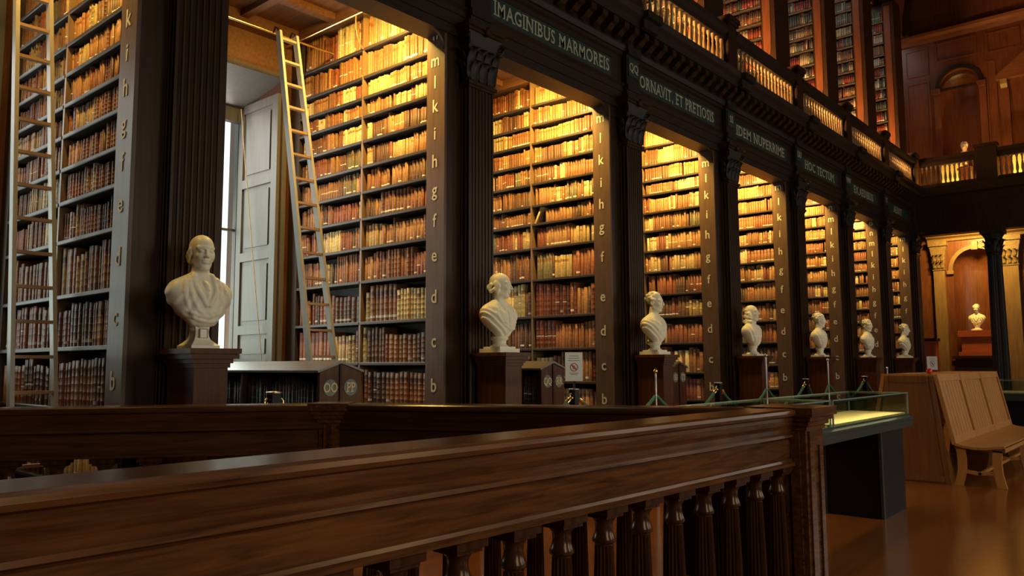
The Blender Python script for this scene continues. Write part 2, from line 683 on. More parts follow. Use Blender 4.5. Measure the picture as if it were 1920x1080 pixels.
# partitions between the alcoves (core and pier end), lower and upper storey
for k, yk in enumerate(YALL):
    yf = yk - 0.60
    m = MB()
    m.box(XB, -5.83, yf + 0.27, yk + 0.10, 0, 5.55)
    m.box(-5.83, XPIER, yf + 0.03, yk + 0.10, 0, 5.12)
    struct('wall_partition', m, 'dark_oak', 'dark wooden partition between two book alcoves')
    m = MB()
    m.box(XB, -5.92, yf + 0.25, yk + 0.10, 6.02, 11.4)
    m.box(-5.92, -5.65, yf + 0.04, yk + 0.10, 6.02, 11.4)
    struct('wall_upper_partition', m, 'dark_oak', 'dark wooden partition between two gallery alcoves')

# alcove ceilings with coffer mouldings, gallery floor
for i in range(8):
    a, b = alcove(i)
    m = MB().box(XB, -5.83, YALL[i] + 0.10, YALL[i + 1] + 0.10, 5.55, 6.02)
    c = struct('ceiling_alcove', m, 'ceiling_oak', 'panelled timber ceiling of a book alcove')
    for x0, x1, y0, y1, z in ((XB, -5.84, b - 0.02, b + 0.26, 5.42), (XB, -5.84, a, a + 0.16, 5.42), (XB, XB + 0.16, a, b, 5.40), (-6.05, -5.84, a, b, 5.42)):
        MB().box(x0, x1, y0, y1, z, 5.55).build('ceiling_beam', 'ceiling_oak', c)
    for x in (-6.70, -7.45):
        MB().box(x - 0.06, x + 0.06, a + 0.16, b - 0.02, 5.47, 5.55).build('ceiling_beam', 'ceiling_oak', c)
    for t in (0.36, 0.68):
        y = a + (b - a) * t
        MB().box(XB + .16, -6.05, y - 0.05, y + 0.05, 5.475, 5.55).build('ceiling_beam', 'ceiling_oak', c)

# entablature running the length of the hall
YE0, YE1 = -0.6, 23.3
m = MB()
m.prism([(-5.83, 4.80), (-5.545, 4.80), (-5.545, 4.90), (-5.53, 4.905), (-5.53, 5.02), (-5.515, 5.025), (-5.515, 5.09), (-5.48, 5.12), (-5.83, 5.12)], 1, YE0, YE1)
struct('trim_1', m, 'dark_oak_y', 'dark oak architrave above the alcove openings')
m = MB().prism([(-5.83, 5.12), (-5.535, 5.12), (-5.535, 5.50), (-5.50, 5.52), (-5.50, 5.56), (-5.83, 5.56)], 1, YE0, YE1)
struct('trim_2', m, 'dark_oak_y', 'dark oak frieze carrying the lettered panels')
m = MB().prism([(-5.83, 5.56), (-5.47, 5.56), (-5.45, 5.62), (-5.45, 5.80), (-5.22, 5.80), (-5.21, 5.90), (-5.16, 5.94), (-5.14, 6.02), (-5.83, 6.02)], 1, YE0, YE1)
cornice = struct('trim_3', m, 'dark_oak_y', 'projecting dark oak cornice with brackets under the gallery')
brk = MB()
brk.prism([(-5.45, 5.66), (-5.42, 5.64), (-5.36, 5.66), (-5.30, 5.715), (-5.25, 5.73), (-5.245, 5.80), (-5.45, 5.80)], 1, -0.055, 0.055)
brk_me = brk.mesh('cornice_bracket', 'dark_oak')
den = MB().box(-5.45, -5.42, -0.02, 0.02, 5.57, 5.625).mesh('dentil', 'dark_oak')
y = 5.9
while y < 23.2:
    put('cornice_bracket', brk_me, cornice, (0, y, 0))
    y += 0.245
# rounded corners of the alcove openings
for i in range(1, 8):
    a, b = alcove(i)
    for yy, sgn in ((b, -1), (a, 1)):
        r = 0.17
        arc = [(yy, 4.80), (yy, 4.80 - r)]
        arc += [(yy + sgn * (r - r * math.cos(t)), 4.80 - r + r * math.sin(t)) for t in [PI / 2 * q / 8 for q in range(1, 9)]]
        mm = MB().prism(arc, 0, -5.60, XPIER)
        mm.build('opening_corner', 'dark_oak', bpy.data.objects['trim_1'])

# lettered frieze panels
TXT = {2: 'IMAGINIBUS MARMOREIS', 3: 'ORNAVIT, ET PRETIOSIS', 4: 'IDEM NUPERRIME', 5: 'HOC TECTUM', 6: 'EX AEDIBUS', 7: 'AUXIT'}
NUM = {3: 'QQ', 4: 'SS', 5: 'UU', 6: 'WW', 7: 'YY'}
W_ = ['', '', 'second', 'third', 'fourth', 'fifth', 'sixth', 'seventh']
for i in range(2, 8):
    ya, yb = YALL[i] + 0.04, YALL[i + 1] - PW - 0.24
    yc, wdt = (ya + yb) / 2, yb - ya
    root = thing('frieze_sign', 'dark green frieze panel with cream Roman capitals above the %s alcove' % W_[i], 'sign', (-5.53, yc, 5.16), 'lettered frieze panels')
    MB().box(-5.534, -5.520, ya, yb, 5.15, 5.42).build('panel', 'sign_green', root)
    for z0, z1 in ((5.13, 5.155), (5.415, 5.44)):
        MB().box(-5.534, -5.510, ya - .02, yb + .02, z0, z1).build('panel_moulding', 'dark_oak_y', root)
    t = TXT[i]
    me = text_mesh(t, 0.235, 'frieze_letter', track=1.12)
    wx = [v.co.x for v in me.vertices]
    f_ = min(1.0, (wdt - 0.10) / (max(wx) - min(wx)))
    letters('letter', me, root, (0.014, 0, 0.125), PI / 2, f_, t)
    if i in NUM:
        y2 = YALL[i] - PW / 2
        r2 = thing('number_panel', 'small lettered tablet on the block above the %s pilaster' % ORD[i], 'sign', (XP, y2, 5.2), 'small letter tablets')
        MB().box(XP + 0.001, XP + 0.012, y2 - 0.12, y2 + 0.12, 5.24, 5.48).build('tablet', 'sign_green', r2)
        letters('letter', text_mesh(NUM[i], 0.16, 'frieze_letter', squeeze=0.85), r2, (0.015, 0, 0.16), PI / 2, 1.0, NUM[i])

# ------------------------------------------------------------------ pilasters
def flute_profile():
    """plan outline of the shaft: fluted front (+X side) and fluted flanks"""
    y0, y1, xf, xb = -PW, 0.0, XP, XPIER
    P = [(xb, y0)]
    # left flank, two flutes
    for j in range(2):
        c = xb + 0.035 + j * 0.052
        r = 0.017
        P += [(c - r, y0)] + [(c - r * math.cos(t), y0 + 0.014 * math.sin(t)) for t in (PI / 4, PI / 2, 3 * PI / 4)] + [(c + r, y0)]
    P.append((xf, y0))
    n = 7
    st = (PW - 0.03) / n
    for j in range(n):
        c = y0 + 0.015 + st * (j + 0.5)
        r = st * 0.36
        P += [(xf, c - r)] + [(xf - 0.017 * math.sin(t), c - r * math.cos(t)) for t in (PI / 5, PI / 2, 4 * PI / 5)] + [(xf, c + r)]
    P += [(xf, y1), (xb, y1)]
    return P


def leaf_mesh(w, h, out):
    """acanthus leaf: ribbed strip that rises and curls outward, facing +X"""
    m = MB()
    rows = 7
    cols = 5
    vs = []
    for r in range(rows):
        t = r / (rows - 1)
        zz = h * (t if t < 0.8 else 0.8 + (t - 0.8) * 0.1) if t < 0.95 else h * 0.74
        xx = 0.012 + out * (t ** 3)
        ww = w * (0.75 + 0.5 * math.sin(PI * min(1, t * 1.05)) * 0.6) * (1 - 0.55 * max(0, t - 0.7) / 0.3)
        for c in range(cols):
            u = (c / (cols - 1) - 0.5)
            rib = 0.010 * (1 - abs(u) * 2) + (0.006 if c % 2 == 0 else -0.004)
            vs.append((xx + rib, u * ww * (1 + (0.12 if r % 2 else -0.05)), zz))
    n = len(vs)
    vs += [(x - 0.014, y, z) for x, y, z in vs]
    fs = []
    for r in range(rows - 1):
        for c in range(cols - 1):
            a = r * cols + c
            fs.append((a, a + 1, a + cols + 1, a + cols))
            fs.append((n + a, n + a + cols, n + a + cols + 1, n + a + 1))
    for r in range(rows - 1):
        for c in (0, cols - 1):
            a = r * cols + c
            fs.append((a, a + cols, n + a + cols, n + a))
    for r in (0, rows - 1):
        for c in range(cols - 1):
            a = r * cols + c
            fs.append((a, a + 1, n + a + 1, n + a))
    m.add(vs, fs, True)
    return m.mesh('acanthus_leaf', 'foliage_carving')


LEAF1 = leaf_mesh(0.104, 0.25, 0.105)
LEAF2 = leaf_mesh(0.100, 0.38, 0.135)


def make_pilaster(yk, label):
    o0 = (XP, yk - PW / 2, 0)
    root = thing('pilaster', label, 'pilaster', o0, 'fluted pilasters along the alcoves')
    yc = yk - PW / 2

    def ring(m, z0, z1, e):
        m.box(XPIER, XP + e, yk - PW - e, yk + e, z0, z1)
    m = MB()
    ring(m, 0, 0.28, 0.05)
    ring(m, 0.28, 0.34, 0.035)
    ring(m, 0.34, 0.39, 0.02)
    m.build('base', 'dark_oak', root)
    P = [(x, y + yk) for x, y in flute_profile()]
    MB().prism(P, 2, 0.39, 4.27).build('shaft', 'dark_oak', root)
    m = MB()
    ring(m, 4.27, 4.295, 0.012)
    ring(m, 4.295, 4.33, 0.030)
    m.build('necking', 'dark_oak', root)
    # capital: flared bell, leaves, corner scrolls, abacus
    cap = MB()
    lv = [(4.33, 0.0), (4.55, 0.005), (4.72, 0.03), (4.84, 0.065)]
    for (z0, e0), (z1, e1) in zip(lv, lv[1:]):
        vs = []
        for z, e in ((z0, e0), (z1, e1)):
            vs += [(XPIER, yk - PW - e, z), (XP + e, yk - PW - e, z), (XP + e, yk + e, z), (XPIER, yk + e, z)]
        cap.add(vs, [(0, 1, 5, 4), (1, 2, 6, 5), (2, 3, 7, 6), (4, 5, 6, 7), (0, 3, 2, 1)])
    co = cap.build('capital', 'foliage_carving', root)
    for j in range(3):
        put('acanthus_leaf', LEAF1, co, (0.0, (j - 1) * 0.125, 4.335))
    for j in range(4):
        put('acanthus_leaf', LEAF2, co, (-0.01, (j - 1.5) * 0.118, 4.36))
    for s, yy in ((-1, -PW / 2), (1, PW / 2)):
        for me, dz in ((LEAF1, 4.335), (LEAF2, 4.36)):
            lo = put('acanthus_leaf', me, co, (-0.06, yy, dz))
            lo.rotation_euler = (0, 0, s * PI / 2)
    for s, yy in ((-1, yk - PW - 0.05), (1, yk + 0.05)):
        sc = MB()
        for a in range(2):
            pth = []
            for q in range(22):
                t = q / 21
                rr = 0.062 * (1 - t) + 0.010
                an = PI / 2 + t * 3.4 * PI
                d = rr * math.cos(an)
                pth.append((XP + 0.05 - 0.03 * a + d * 0.7, yy + s * d * 0.7, 4.77 + rr * math.sin(an) * 0.95))
            sc.tube(pth, 0.016, 6)
        sc.build('volute', 'foliage_carving', co)
    m = MB()
    ring(m, 4.84, 4.875, 0.085)
    ring(m, 4.875, 4.92, 0.11)
    m.lathe([(0.02, -0.03), (0.05, -0.02), (0.055, 0.01), (0.03, 0.03)], (XP + 0.10, yc, 4.87), 8, axis=0)
    m.build('abacus', 'dark_oak', root)
    # the entablature breaks forward above the capital
    m = MB()
    e = 0.0
    for z0, z1, x1 in ((4.92, 5.04, XP + 0.0), (5.04, 5.12, XP + 0.02), (5.12, 5.52, XP), (5.52, 5.58, XP + 0.04), (5.58, 5.80, XP + 0.03), (5.80, 5.92, XP + 0.30), (5.92, 6.02, XP + 0.37)):
        ee = 0.0 if x1 <= XP + 0.04 else 0.03
        m.box(-5.56, x1, yk - PW + 0.03 - ee, yk - 0.03 + ee, z0, z1)
    m.build('entablature_block', 'foliage_carving', root)
    return root


p0 = make_pilaster(YK[0], 'fluted dark pilaster behind the front-facing bust, leftmost of its row')
for k in range(1, 8):
    lab = ('dark fluted pilaster with leafy capital, %s along the row of busts' % ORD[k + 1]) if k < 7 else 'fluted pilaster at the far corner below the end gallery'
    copy_tree(p0, (XP, YK[k] - PW / 2, 0), lab)

# ------------------------------------------------------------------ gallery parapet
BAL = MB().lathe([(0.030, 0), (0.030, 0.03), (0.018, 0.045), (0.024, 0.07), (0.038, 0.14), (0.034, 0.20), (0.019, 0.32), (0.017, 0.36), (0.028, 0.375), (0.018, 0.39), (0.022, 0.43), (0.032, 0.46), (0.032, 0.50)], n=8).mesh('baluster', 'gilt_oak')


def gallery_post(x, y, label, n=0):
    r = thing('gallery_post', label, 'post', (x, y, 6.02), 'posts of the gallery parapet')
    MB().box(x - 0.13, x + 0.10, y - 0.15, y + 0.15, 6.02, 6.92).build('shaft', 'dark_oak', r)
    m = MB()
    m.box(x - 0.15, x + 0.125, y - 0.175, y + 0.175, 6.02, 6.14)
    m.build('plinth', 'dark_oak', r)
    m = MB()
    m.box(x - 0.15, x + 0.13, y - 0.18, y + 0.18, 6.92, 6.97)
    m.box(x - 0.165, x + 0.15, y - 0.20, y + 0.20, 6.97, 7.05)
    m.build('cap', 'dark_oak', r)
    return r


for k in range(1, 8):
    gallery_post(XP - 0.02, YK[k] - PW / 2, 'square gallery post standing above the %s pilaster' % ORD[k + 1])
for k in range(1, 7):
    ya, yb = YK[k] - PW / 2 + 0.15, YK[k + 1] - PW / 2 - 0.15
    xc = XP - 0.02
    r = thing('gallery_balustrade', 'gallery parapet of turned balusters over the %s alcove' % W_[k + 1], 'balustrade', (xc, ya, 6.02), 'gallery parapets')
    MB().prism([(xc - 0.10, 6.02), (xc + 0.10, 6.02), (xc + 0.10, 6.10), (xc + 0.06, 6.15), (xc - 0.08, 6.15)], 1, ya, yb).build('bottom_rail', 'dark_oak_y', r)
    MB().prism([(xc - 0.07, 6.65), (xc + 0.06, 6.65), (xc + 0.06, 6.74), (xc + 0.11, 6.79), (xc + 0.12, 6.86), (xc + 0.09, 6.88), (xc - 0.11, 6.88), (xc - 0.11, 6.79), (xc - 0.07, 6.74)], 1, ya, yb).build('top_rail', 'dark_oak_y', r)
    n = 18
    for j in range(n):
        y = ya + (yb - ya) * (j + 0.5) / n
        put('baluster', BAL, r, (0, y - ya, 0.13))

# ------------------------------------------------------------------ bookcases
LET = 'bcdefghiklmnopq'
SHELVES = {
    0: [1.10, 1.56, 1.97, 2.41, 2.73, 3.01, 3.29, 3.55, 3.81, 4.07, 4.35, 4.64, 4.95],
    1: [1.00, 1.44, 1.88, 2.33, 2.70, 3.03, 3.33, 3.62, 3.91, 4.19, 4.41, 4.65, 4.98],
    2: [0.77, 1.19, 1.63, 2.07, 2.58, 3.02, 3.36, 3.62, 3.93, 4.22, 4.51, 4.77, 5.06],
    3: [0.85, 1.28, 1.75, 2.18, 2.55, 2.93, 3.28, 3.62, 3.93, 4.24, 4.47, 4.74, 5.06],
}


def gen_rows(n):
    hs = np.linspace(0.44, 0.24, n)
    z = 0.95 + np.concatenate([[0], np.cumsum(hs)])
    return list(0.95 + (z[:-1] - 0.95) * (5.1 - 0.95) / (z[-2] - 0.95))


for k, n in ((4, 13), (5, 14), (6, 15), (7, 13)):
    SHELVES[k] = gen_rows(n)
CASE_LABEL = ['tall bookcase at the extreme left, behind the ladder with orange rungs',
              'tall bookcase to the right of the shuttered window, behind the slanting ladder',
              'tall bookcase between the second and third pilasters',
              'tall bookcase between the third and fourth pilasters',
              'tall bookcase between the fourth and fifth pilasters',
              'tall bookcase between the fifth and sixth pilasters',
              'tall bookcase between the sixth and seventh pilasters',
              'tall narrow-looking bookcase just before the end gallery']
SECT = [(-5.83, -6.89), (-6.89, -8.10)]
BOOKS = []      # dicts: x0 w y0 d z0 h col flag case row idx tilt
PAL_OLD = [(0.37, 0.18, 0.070), (0.31, 0.135, 0.048), (0.23, 0.092, 0.036), (0.26, 0.076, 0.030), (0.15, 0.066, 0.029),
           (0.35, 0.155, 0.052), (0.29, 0.110, 0.040), (0.10, 0.044, 0.024), (0.62, 0.47, 0.23), (0.42, 0.28, 0.12), (0.20, 0.055, 0.03), (0.17, 0.14, 0.07)]
WGT_OLD = [11, 12, 11, 11, 9, 11, 11, 7, 10, 9, 6, 3]
WGT_LOW = [5, 8, 12, 15, 13, 6, 12, 12, 6, 4, 9, 2]
PAL_NEW = [(0.45, 0.08, 0.04), (0.30, 0.06, 0.03), (0.12, 0.14, 0.09), (0.20, 0.19, 0.14), (0.55, 0.42, 0.24), (0.10, 0.10, 0.09), (0.36, 0.20, 0.09), (0.60, 0.55, 0.42), (0.25, 0.13, 0.06)]
TONE = {0: 'tan', 1: 'light brown', 2: 'brown', 3: 'reddish brown', 4: 'dark brown', 5: 'tan', 6: 'chestnut brown', 7: 'nearly black', 8: 'cream vellum', 9: 'pale tan', 10: 'dark red', 11: 'olive brown'}


def fill_row(xa, xb, y0, z0, clear, case, row, sect, rng, low, pal=PAL_OLD, wgt=None, thick=(0.03, 0.05), hmin=0.72, dmax=0.20):
    """a shelf of spines between xa and xb (xb > xa), standing on z0, seen from -Y; counted from the lettered post"""
    x = xb - rng.uniform(0.002, 0.02)
    idx = 0
    wgt = wgt or (WGT_LOW if low else WGT_OLD)
    while x > xa + 0.02:
        ci = rng.choices(range(len(pal)), wgt if len(wgt) == len(pal) else None)[0]
        c = pal[ci]
        w0 = rng.uniform(*thick)
        h0 = clear * rng.uniform(hmin, 0.95)
        run = rng.choice((1, 1, 2, 3, 4, 6, 9)) if low else rng.choice((1, 1, 1, 2, 3, 5, 8))
        fl = rng.random()
        for j in range(run):
            w = w0 * rng.uniform(0.88, 1.12)
            if x - w < xa:
                x = xa
                break
            idx += 1
            v = rng.uniform(0.80, 1.2)
            BOOKS.append(dict(x0=x - w, w=w * 0.965, y0=y0 + rng.uniform(0.0, 0.018), d=dmax * rng.uniform(0.75, 0.95), z0=z0, h=min(clear * 0.97, h0 * rng.uniform(0.975, 1.025)),
                              col=tuple(min(0.9, q * v * rng.uniform(0.94, 1.06)) for q in c), ci=ci, flag=fl if rng.random() < 0.7 else rng.random(), case=case, row=row, sect=sect, idx=idx, tilt=0.0))
            x -= w
        if rng.random() < 0.05:
            x -= rng.uniform(0.01, 0.04)


shelf_meshes = {}


def shelf_mesh(x0, x1):
    key = (x0, x1)
    if key not in shelf_meshes:
        shelf_meshes[key] = MB().prism([(0.0, -0.012), (0.0, 0.010), (0.006, 0.0175), (0.24, 0.0175), (0.24, -0.0175), (0.006, -0.0175)], 0, x0, x1).mesh('shelf', 'shelf_wood')
    return shelf_meshes[key]


for k, yk in enumerate(YK):
    yf = yk - 0.60
    rng = random.Random(100 + k)
    root = thing('bookcase', CASE_LABEL[k], 'bookcase', (-5.70, yf, 0), 'tall bookcases lining the alcoves')
    MB().box(-5.83, XPIER, yf, yf + 0.03, 0, 5.44).build('lettered_post', 'post_brown', root)
    MB().box(-8.10, -5.83, yf + 0.24, yf + 0.27, 0, 5.44).build('back_panel', 'case_back', root)
    MB().box(XB, -8.10, yf, yf + 0.27, 0, 5.42).build('end_post', 'case_back', root)
    MB().box(-6.905, -6.875, yf + 0.006, yf + 0.24, 0.10, 5.42).build('divider', 'gilt_oak', root)
    MB().box(-8.10, -5.83, yf, yf + 0.24, 0.0, 0.10).build('plinth', 'shelf_wood', root)
    zs = [0.12, 0.55] + SHELVES[k] if SHELVES[k][0] > 0.9 else [0.12, 0.45] + SHELVES[k]
    for i, z in enumerate(zs):
        top = zs[i + 1] if i + 1 < len(zs) else 5.42
        clear = top - z - 0.035
        low = z < 2.65
        th = (0.050, 0.078) if z < 2.3 else ((0.040, 0.060) if z < 3.5 else (0.030, 0.046))
        if k >= 4:
            th = tuple(q * 1.1 for q in th)
        for s, (xr, xl) in enumerate(SECT):
            put('shelf', shelf_mesh(xl + 0.015 if s == 0 else xl, xr if s == 0 else xr - 0.015), root, (5.70, 0, z))
            if k >= 2 and s == 1 and k >= 4:
                continue
            fill_row(xl + (0.02 if s == 0 else 0.005), xr - (0.004 if s == 0 else 0.02), yf + 0.022, z + 0.0178, clear, k, i - 2, s, rng, low, thick=th, hmin=0.70 if z < 4.2 else 0.76)
        if i >= 2 and i - 2 < len(LET):
            me = text_mesh(LET[i - 2], 0.19, 'cream_letter', squeeze=0.9)
            put('shelf_letter', me, root, (-0.005, -0.003, z + min(0.20, clear / 2) + 0.02))

# upper gallery bookcases
for k in range(2, 8):
    yf = YK[k] - 0.60
    rng = random.Random(300 + k)
    root = thing('gallery_bookcase', 'upper gallery bookcase of mixed coloured books above the %s pilaster' % ORD[k + 1], 'bookcase', (-5.80, yf, 6.02), 'gallery bookcases')
    MB().box(-5.92, -5.65, yf, yf + 0.04, 7.12, 11.3).build('post', 'dark_oak', root)
    stl = [(-5.885, 7.46), (-5.875, 7.34), (-5.85, 7.25), (-5.81, 7.20), (-5.77, 7.25), (-5.745, 7.34), (-5.735, 7.48), (-5.735, 11.2), (-5.885, 11.2)]
    MB().prism(stl, 1, yf - 0.016, yf).build('scrolled_panel', 'mahogany', root)
    MB().lathe([(0.012, -0.014), (0.028, -0.012), (0.028, 0.0)], (-5.81, yf, 7.17), 12, axis=1).build('boss', 'gilt_oak', root)
    MB().box(-5.92, -5.65, yf - 0.02, yf + 0.04, 6.02, 7.12).build('post_base', 'dark_oak', root)
    MB().box(-8.0, -5.92, yf + 0.22, yf + 0.25, 6.02, 11.3).build('back_panel', 'case_back', root)
    z = 6.10
    i = 0
    sm = None
    while z < 11.0:
        h = 0.30 if i % 3 else 0.34
        o = put('shelf', shelf_mesh(-7.7, -5.92), root, (5.80, 0, z - 6.02))
        fill_row(-7.7, -5.93, yf + 0.02, z + 0.018, h - 0.035, 100 + k, i, 0, rng, False, PAL_NEW, [1] * 9, (0.035, 0.06), 0.72, 0.19)
        z += h
        i += 1


# ------------------------------------------------------------------ low gabled bookcases in the alcoves
def low_case(i, label, la, lb):
    a, b = alcove(i)
    yc = (a + b) / 2 + 0.02
    x1, x0 = -5.66, -8.15
    hw = 0.215
    r = thing('low_bookcase', label, 'bookcase', (x1, yc, 0), 'low gabled bookcases in the alcoves')
    pent = [(yc - hw, 0), (yc + hw, 0), (yc + hw, 1.375), (yc, 1.445), (yc - hw, 1.375)]
    MB().prism(pent, 0, x1 - 0.03, x1).build('end_panel', 'pedestal_wood', r)
    MB().prism(pent, 0, x0, x0 + 0.03).build('end_panel', 'pedestal_wood', r)
    MB().box(x1 - 0.001, x1 + 0.012, yc - 0.012, yc + 0.012, 0.0, 1.44).build('centre_bead', 'dark_oak', r)
    MB().box(x0, x1 - 0.03, yc - 0.012, yc + 0.012, 0.02, 1.40).build('spine_panel', 'case_back', r)
    for s in (-1, 1):
        e = hw + 0.03
        pr = [(yc, 1.445), (yc + s * e, 1.365), (yc + s * e, 1.385), (yc, 1.468)]
        MB().prism(pr, 0, x0, x1 + 0.015).build('sloping_top', 'desk_top', r)
        for z in (0.06, 0.52, 0.92):
            ya, yb = sorted((yc + s * 0.012, yc + s * hw))
            MB().box(x0 + 0.03, x1 - 0.03, ya, yb, z - 0.015, z + 0.015).build('shelf', 'shelf_wood', r)
        MB().box(-6.92, -6.89, *sorted((yc + s * 0.012, yc + s * hw)), 0.02, 1.37).build('divider', 'shelf_wood', r)
    for s, t in ((-1, la), (1, lb)):
        cy = yc + s * 0.108
        p = MB().lathe([(0.075, 0), (0.072, 0.006)], (x1, cy, 1.235), 20, axis=0, smooth=False).build('letter_plate', 'plate_green', r)
        letters('letter', text_mesh(t, 0.115, 'gold_letter', squeeze=0.80), p, (0.009, cy - yc, 1.232), PI / 2, 1.0, t)
    rng = random.Random(500 + i)
    dark = [(0.030, 0.026, 0.024), (0.05, 0.04, 0.034), (0.10, 0.09, 0.085), (0.02, 0.018, 0.017)]
    for z, top in ((0.535, 0.90), (0.935, 1.37)):
        for q, (xa, xb) in enumerate(((x0 + 0.04, -6.93), (-6.88, x1 - 0.04))):
            fill_row(xa, xb, yc - hw + 0.03, z, (top - z) * 0.95, 200 + i, 0, q, rng, False, dark, [4, 4, 1, 3], (0.04, 0.07), 0.8, 0.17)
    return r


PAIRS = {1: ('OO', 'PP'), 2: ('QQ', 'RR'), 3: ('SS', 'TT'), 4: ('UU', 'WW')}
for i in range(1, 5):
    low_case(i, ('low gabled bookcase lettered OO and PP below the shuttered window', 'low gabled bookcase beside the upright warning card', 'low gabled bookcase in the alcove behind the third bust', 'low gabled bookcase in the alcove behind the fourth bust')[i - 1], *PAIRS[i])


# ------------------------------------------------------------------ the books themselves
def book_arrays(bs, bands=False):
    """one numpy mesh for a list of books; rounded spine toward -Y"""
    V, Fc, C, U, S = [], [], [], [], []
    arc = [(0.0, 1.0), (0.14, 0.38), (0.32, 0.08), (0.5, 0.0), (0.68, 0.08), (0.86, 0.38), (1.0, 1.0)]
    for b in bs:
        x0, w, y0, d, z0, h = b['x0'], b['w'], b['y0'], b['d'], b['z0'], b['h']
        bul = min(0.012, w * 0.28)
        pts = [(x0 + u * w, y0 + q * bul) for u, q in arc] + [(x0 + w, y0 + d), (x0, y0 + d)]
        n = len(pts)
        if bands:
            lv = [0.0]
            for j in range(1, 6):
                c = j / 6
                lv += [c - 0.016, c - 0.008, c + 0.008, c + 0.016]
            lv.append(1.0)
            bulge = [0] + [0, 1, 1, 0] * 5 + [0]
        else:
            lv, bulge = [0.0, 1.0], [0, 0]
        base = len(V)
        t = b.get('tilt', 0.0)
        for l, g in zip(lv, bulge):
            for q, (x, y) in enumerate(pts):
                yy = y - 0.001 * g if q < 7 else y
                xx = x + (t * l * h)
                V.append((xx, yy, z0 + l * h))
        col = (*b['col'], b['flag'])
        pg = (0.50, 0.42, 0.28, 0.5)
        for li in range(len(lv) - 1):
            for q in range(n):
                r = (q + 1) % n
                a = base + li * n
                Fc.append((a + q, a + r, a + n + r, a + n + q))
                sp = q < 6
                C.append([col] * 4)
                if sp:
                    U.append([(arc[q][0], lv[li]), (arc[q + 1][0], lv[li]), (arc[q + 1][0], lv[li + 1]), (arc[q][0], lv[li + 1])])
                else:
                    U.append([(0, -1)] * 4)
                S.append(sp)
        a = base + (len(lv) - 1) * n
        Fc.append(tuple(a + q for q in range(n)))
        C.append([pg] * n)
        U.append([(0, -1)] * n)
        S.append(False)
    return V, Fc, C, U, S


def book_mesh(name, bs, bands=False, org=(0, 0, 0)):
    V, Fc, C, U, S = book_arrays(bs, bands)
    me = bpy.data.meshes.new(name)
    V = (np.array(V, dtype=np.float32) - np.array(org, dtype=np.float32))
    me.from_pydata(V.tolist(), [], Fc)
    at = me.color_attributes.new('col', 'FLOAT_COLOR', 'CORNER')
    at.data.foreach_set('color', np.array([q for f in C for q in f], dtype=np.float32).ravel())
    uv = me.uv_layers.new(name='spine')
    uv.data.foreach_set('uv', np.array([q for f in U for q in f], dtype=np.float32).ravel())
    me.polygons.foreach_set('use_smooth', S)
    me.materials.append(MATS['book_leather'])
    return me


# the leaning pale volume on the upper shelf of the third bookcase
def gap_(b):
    return b['case'] == 2 and b['row'] == 6 and b['sect'] == 0 and b['x0'] < -6.70


tpl = dict([b for b in BOOKS if gap_(b)][0])
BOOKS = [b for b in BOOKS if not gap_(b)]
tpl.update(x0=-6.862, w=0.034, h=0.225, tilt=0.50, col=(0.60, 0.44, 0.19), ci=8, flag=0.3)
BOOKS.append(tpl)
CAMM = cam.matrix_world.inverted()


def proj_area(b):
    p = CAMM @ Vector((b['x0'], b['y0'], b['z0']))
    q = CAMM @ Vector((b['x0'] + b['w'], b['y0'], b['z0'] + b['h']))
    u0, v0 = F_PX * p.x / -p.z, F_PX * p.y / -p.z
    u1, v1 = F_PX * q.x / -q.z, F_PX * q.y / -q.z
    if u1 < -945 or u0 > 960 or v0 > 540 or v1 < -220:
        return 0
    if b['case'] >= 200 or (b['case'] == 1 and u0 + 960 < 640 and b['z0'] < 1.6) or b['z0'] < 0.9:
        return 0
    if b['case'] == 2 and u0 + 960 < 935:
        return 0
    if b['case'] == 3 and u0 + 960 < 1240:
        return 0
    return abs(u1 - u0) * abs(v1 - v0)


lower = [b for b in BOOKS if b['case'] < 100 or b['case'] >= 200]
upper = [b for b in BOOKS if 100 <= b['case'] < 200]
for b in lower:
    b['a'] = proj_area(b)
lower.sort(key=lambda b: -b['a'])
single, rest = lower[:300], lower[300:]
WHERE = {0: 'leftmost bookcase', 1: 'bookcase beside window', 2: 'bookcase behind notice card', 3: 'bookcase behind third bust'}
SIDE = {0: 'near half', 1: 'deep half'}


def nth(n):
    return '%d%s' % (n, 'th' if 10 <= n % 100 <= 20 else {1: 'st', 2: 'nd', 3: 'rd'}.get(n % 10, 'th'))


for b in single:
    lt = LET[b['row']] if 0 <= b['row'] < len(LET) else 'a'
    org = (b['x0'] + b['w'] / 2, b['y0'] + b['d'] / 2, b['z0'])
    o = put('leather_book', book_mesh('leather_book', [b], True, org), None, org)
    tag(o, '%s leather book, %s from right, %s of shelf %s, %s' % (TONE[b['ci']], nth(b['idx']), SIDE[b['sect']], lt, WHERE.get(b['case'], 'bookcase behind fourth bust')), 'book',
        'leather books on shelf %s of the %s' % (lt, WHERE.get(b['case'], 'bookcase behind fourth bust')))
tag(put('leather_books', book_mesh('leather_books', rest)), 'crowded rows of small old leather books on the tall bookcases', 'books', kind='stuff')
tag(put('gallery_books', book_mesh('gallery_books', upper)), 'crowded rows of red, green and cream books on the gallery shelves', 'books', kind='stuff')

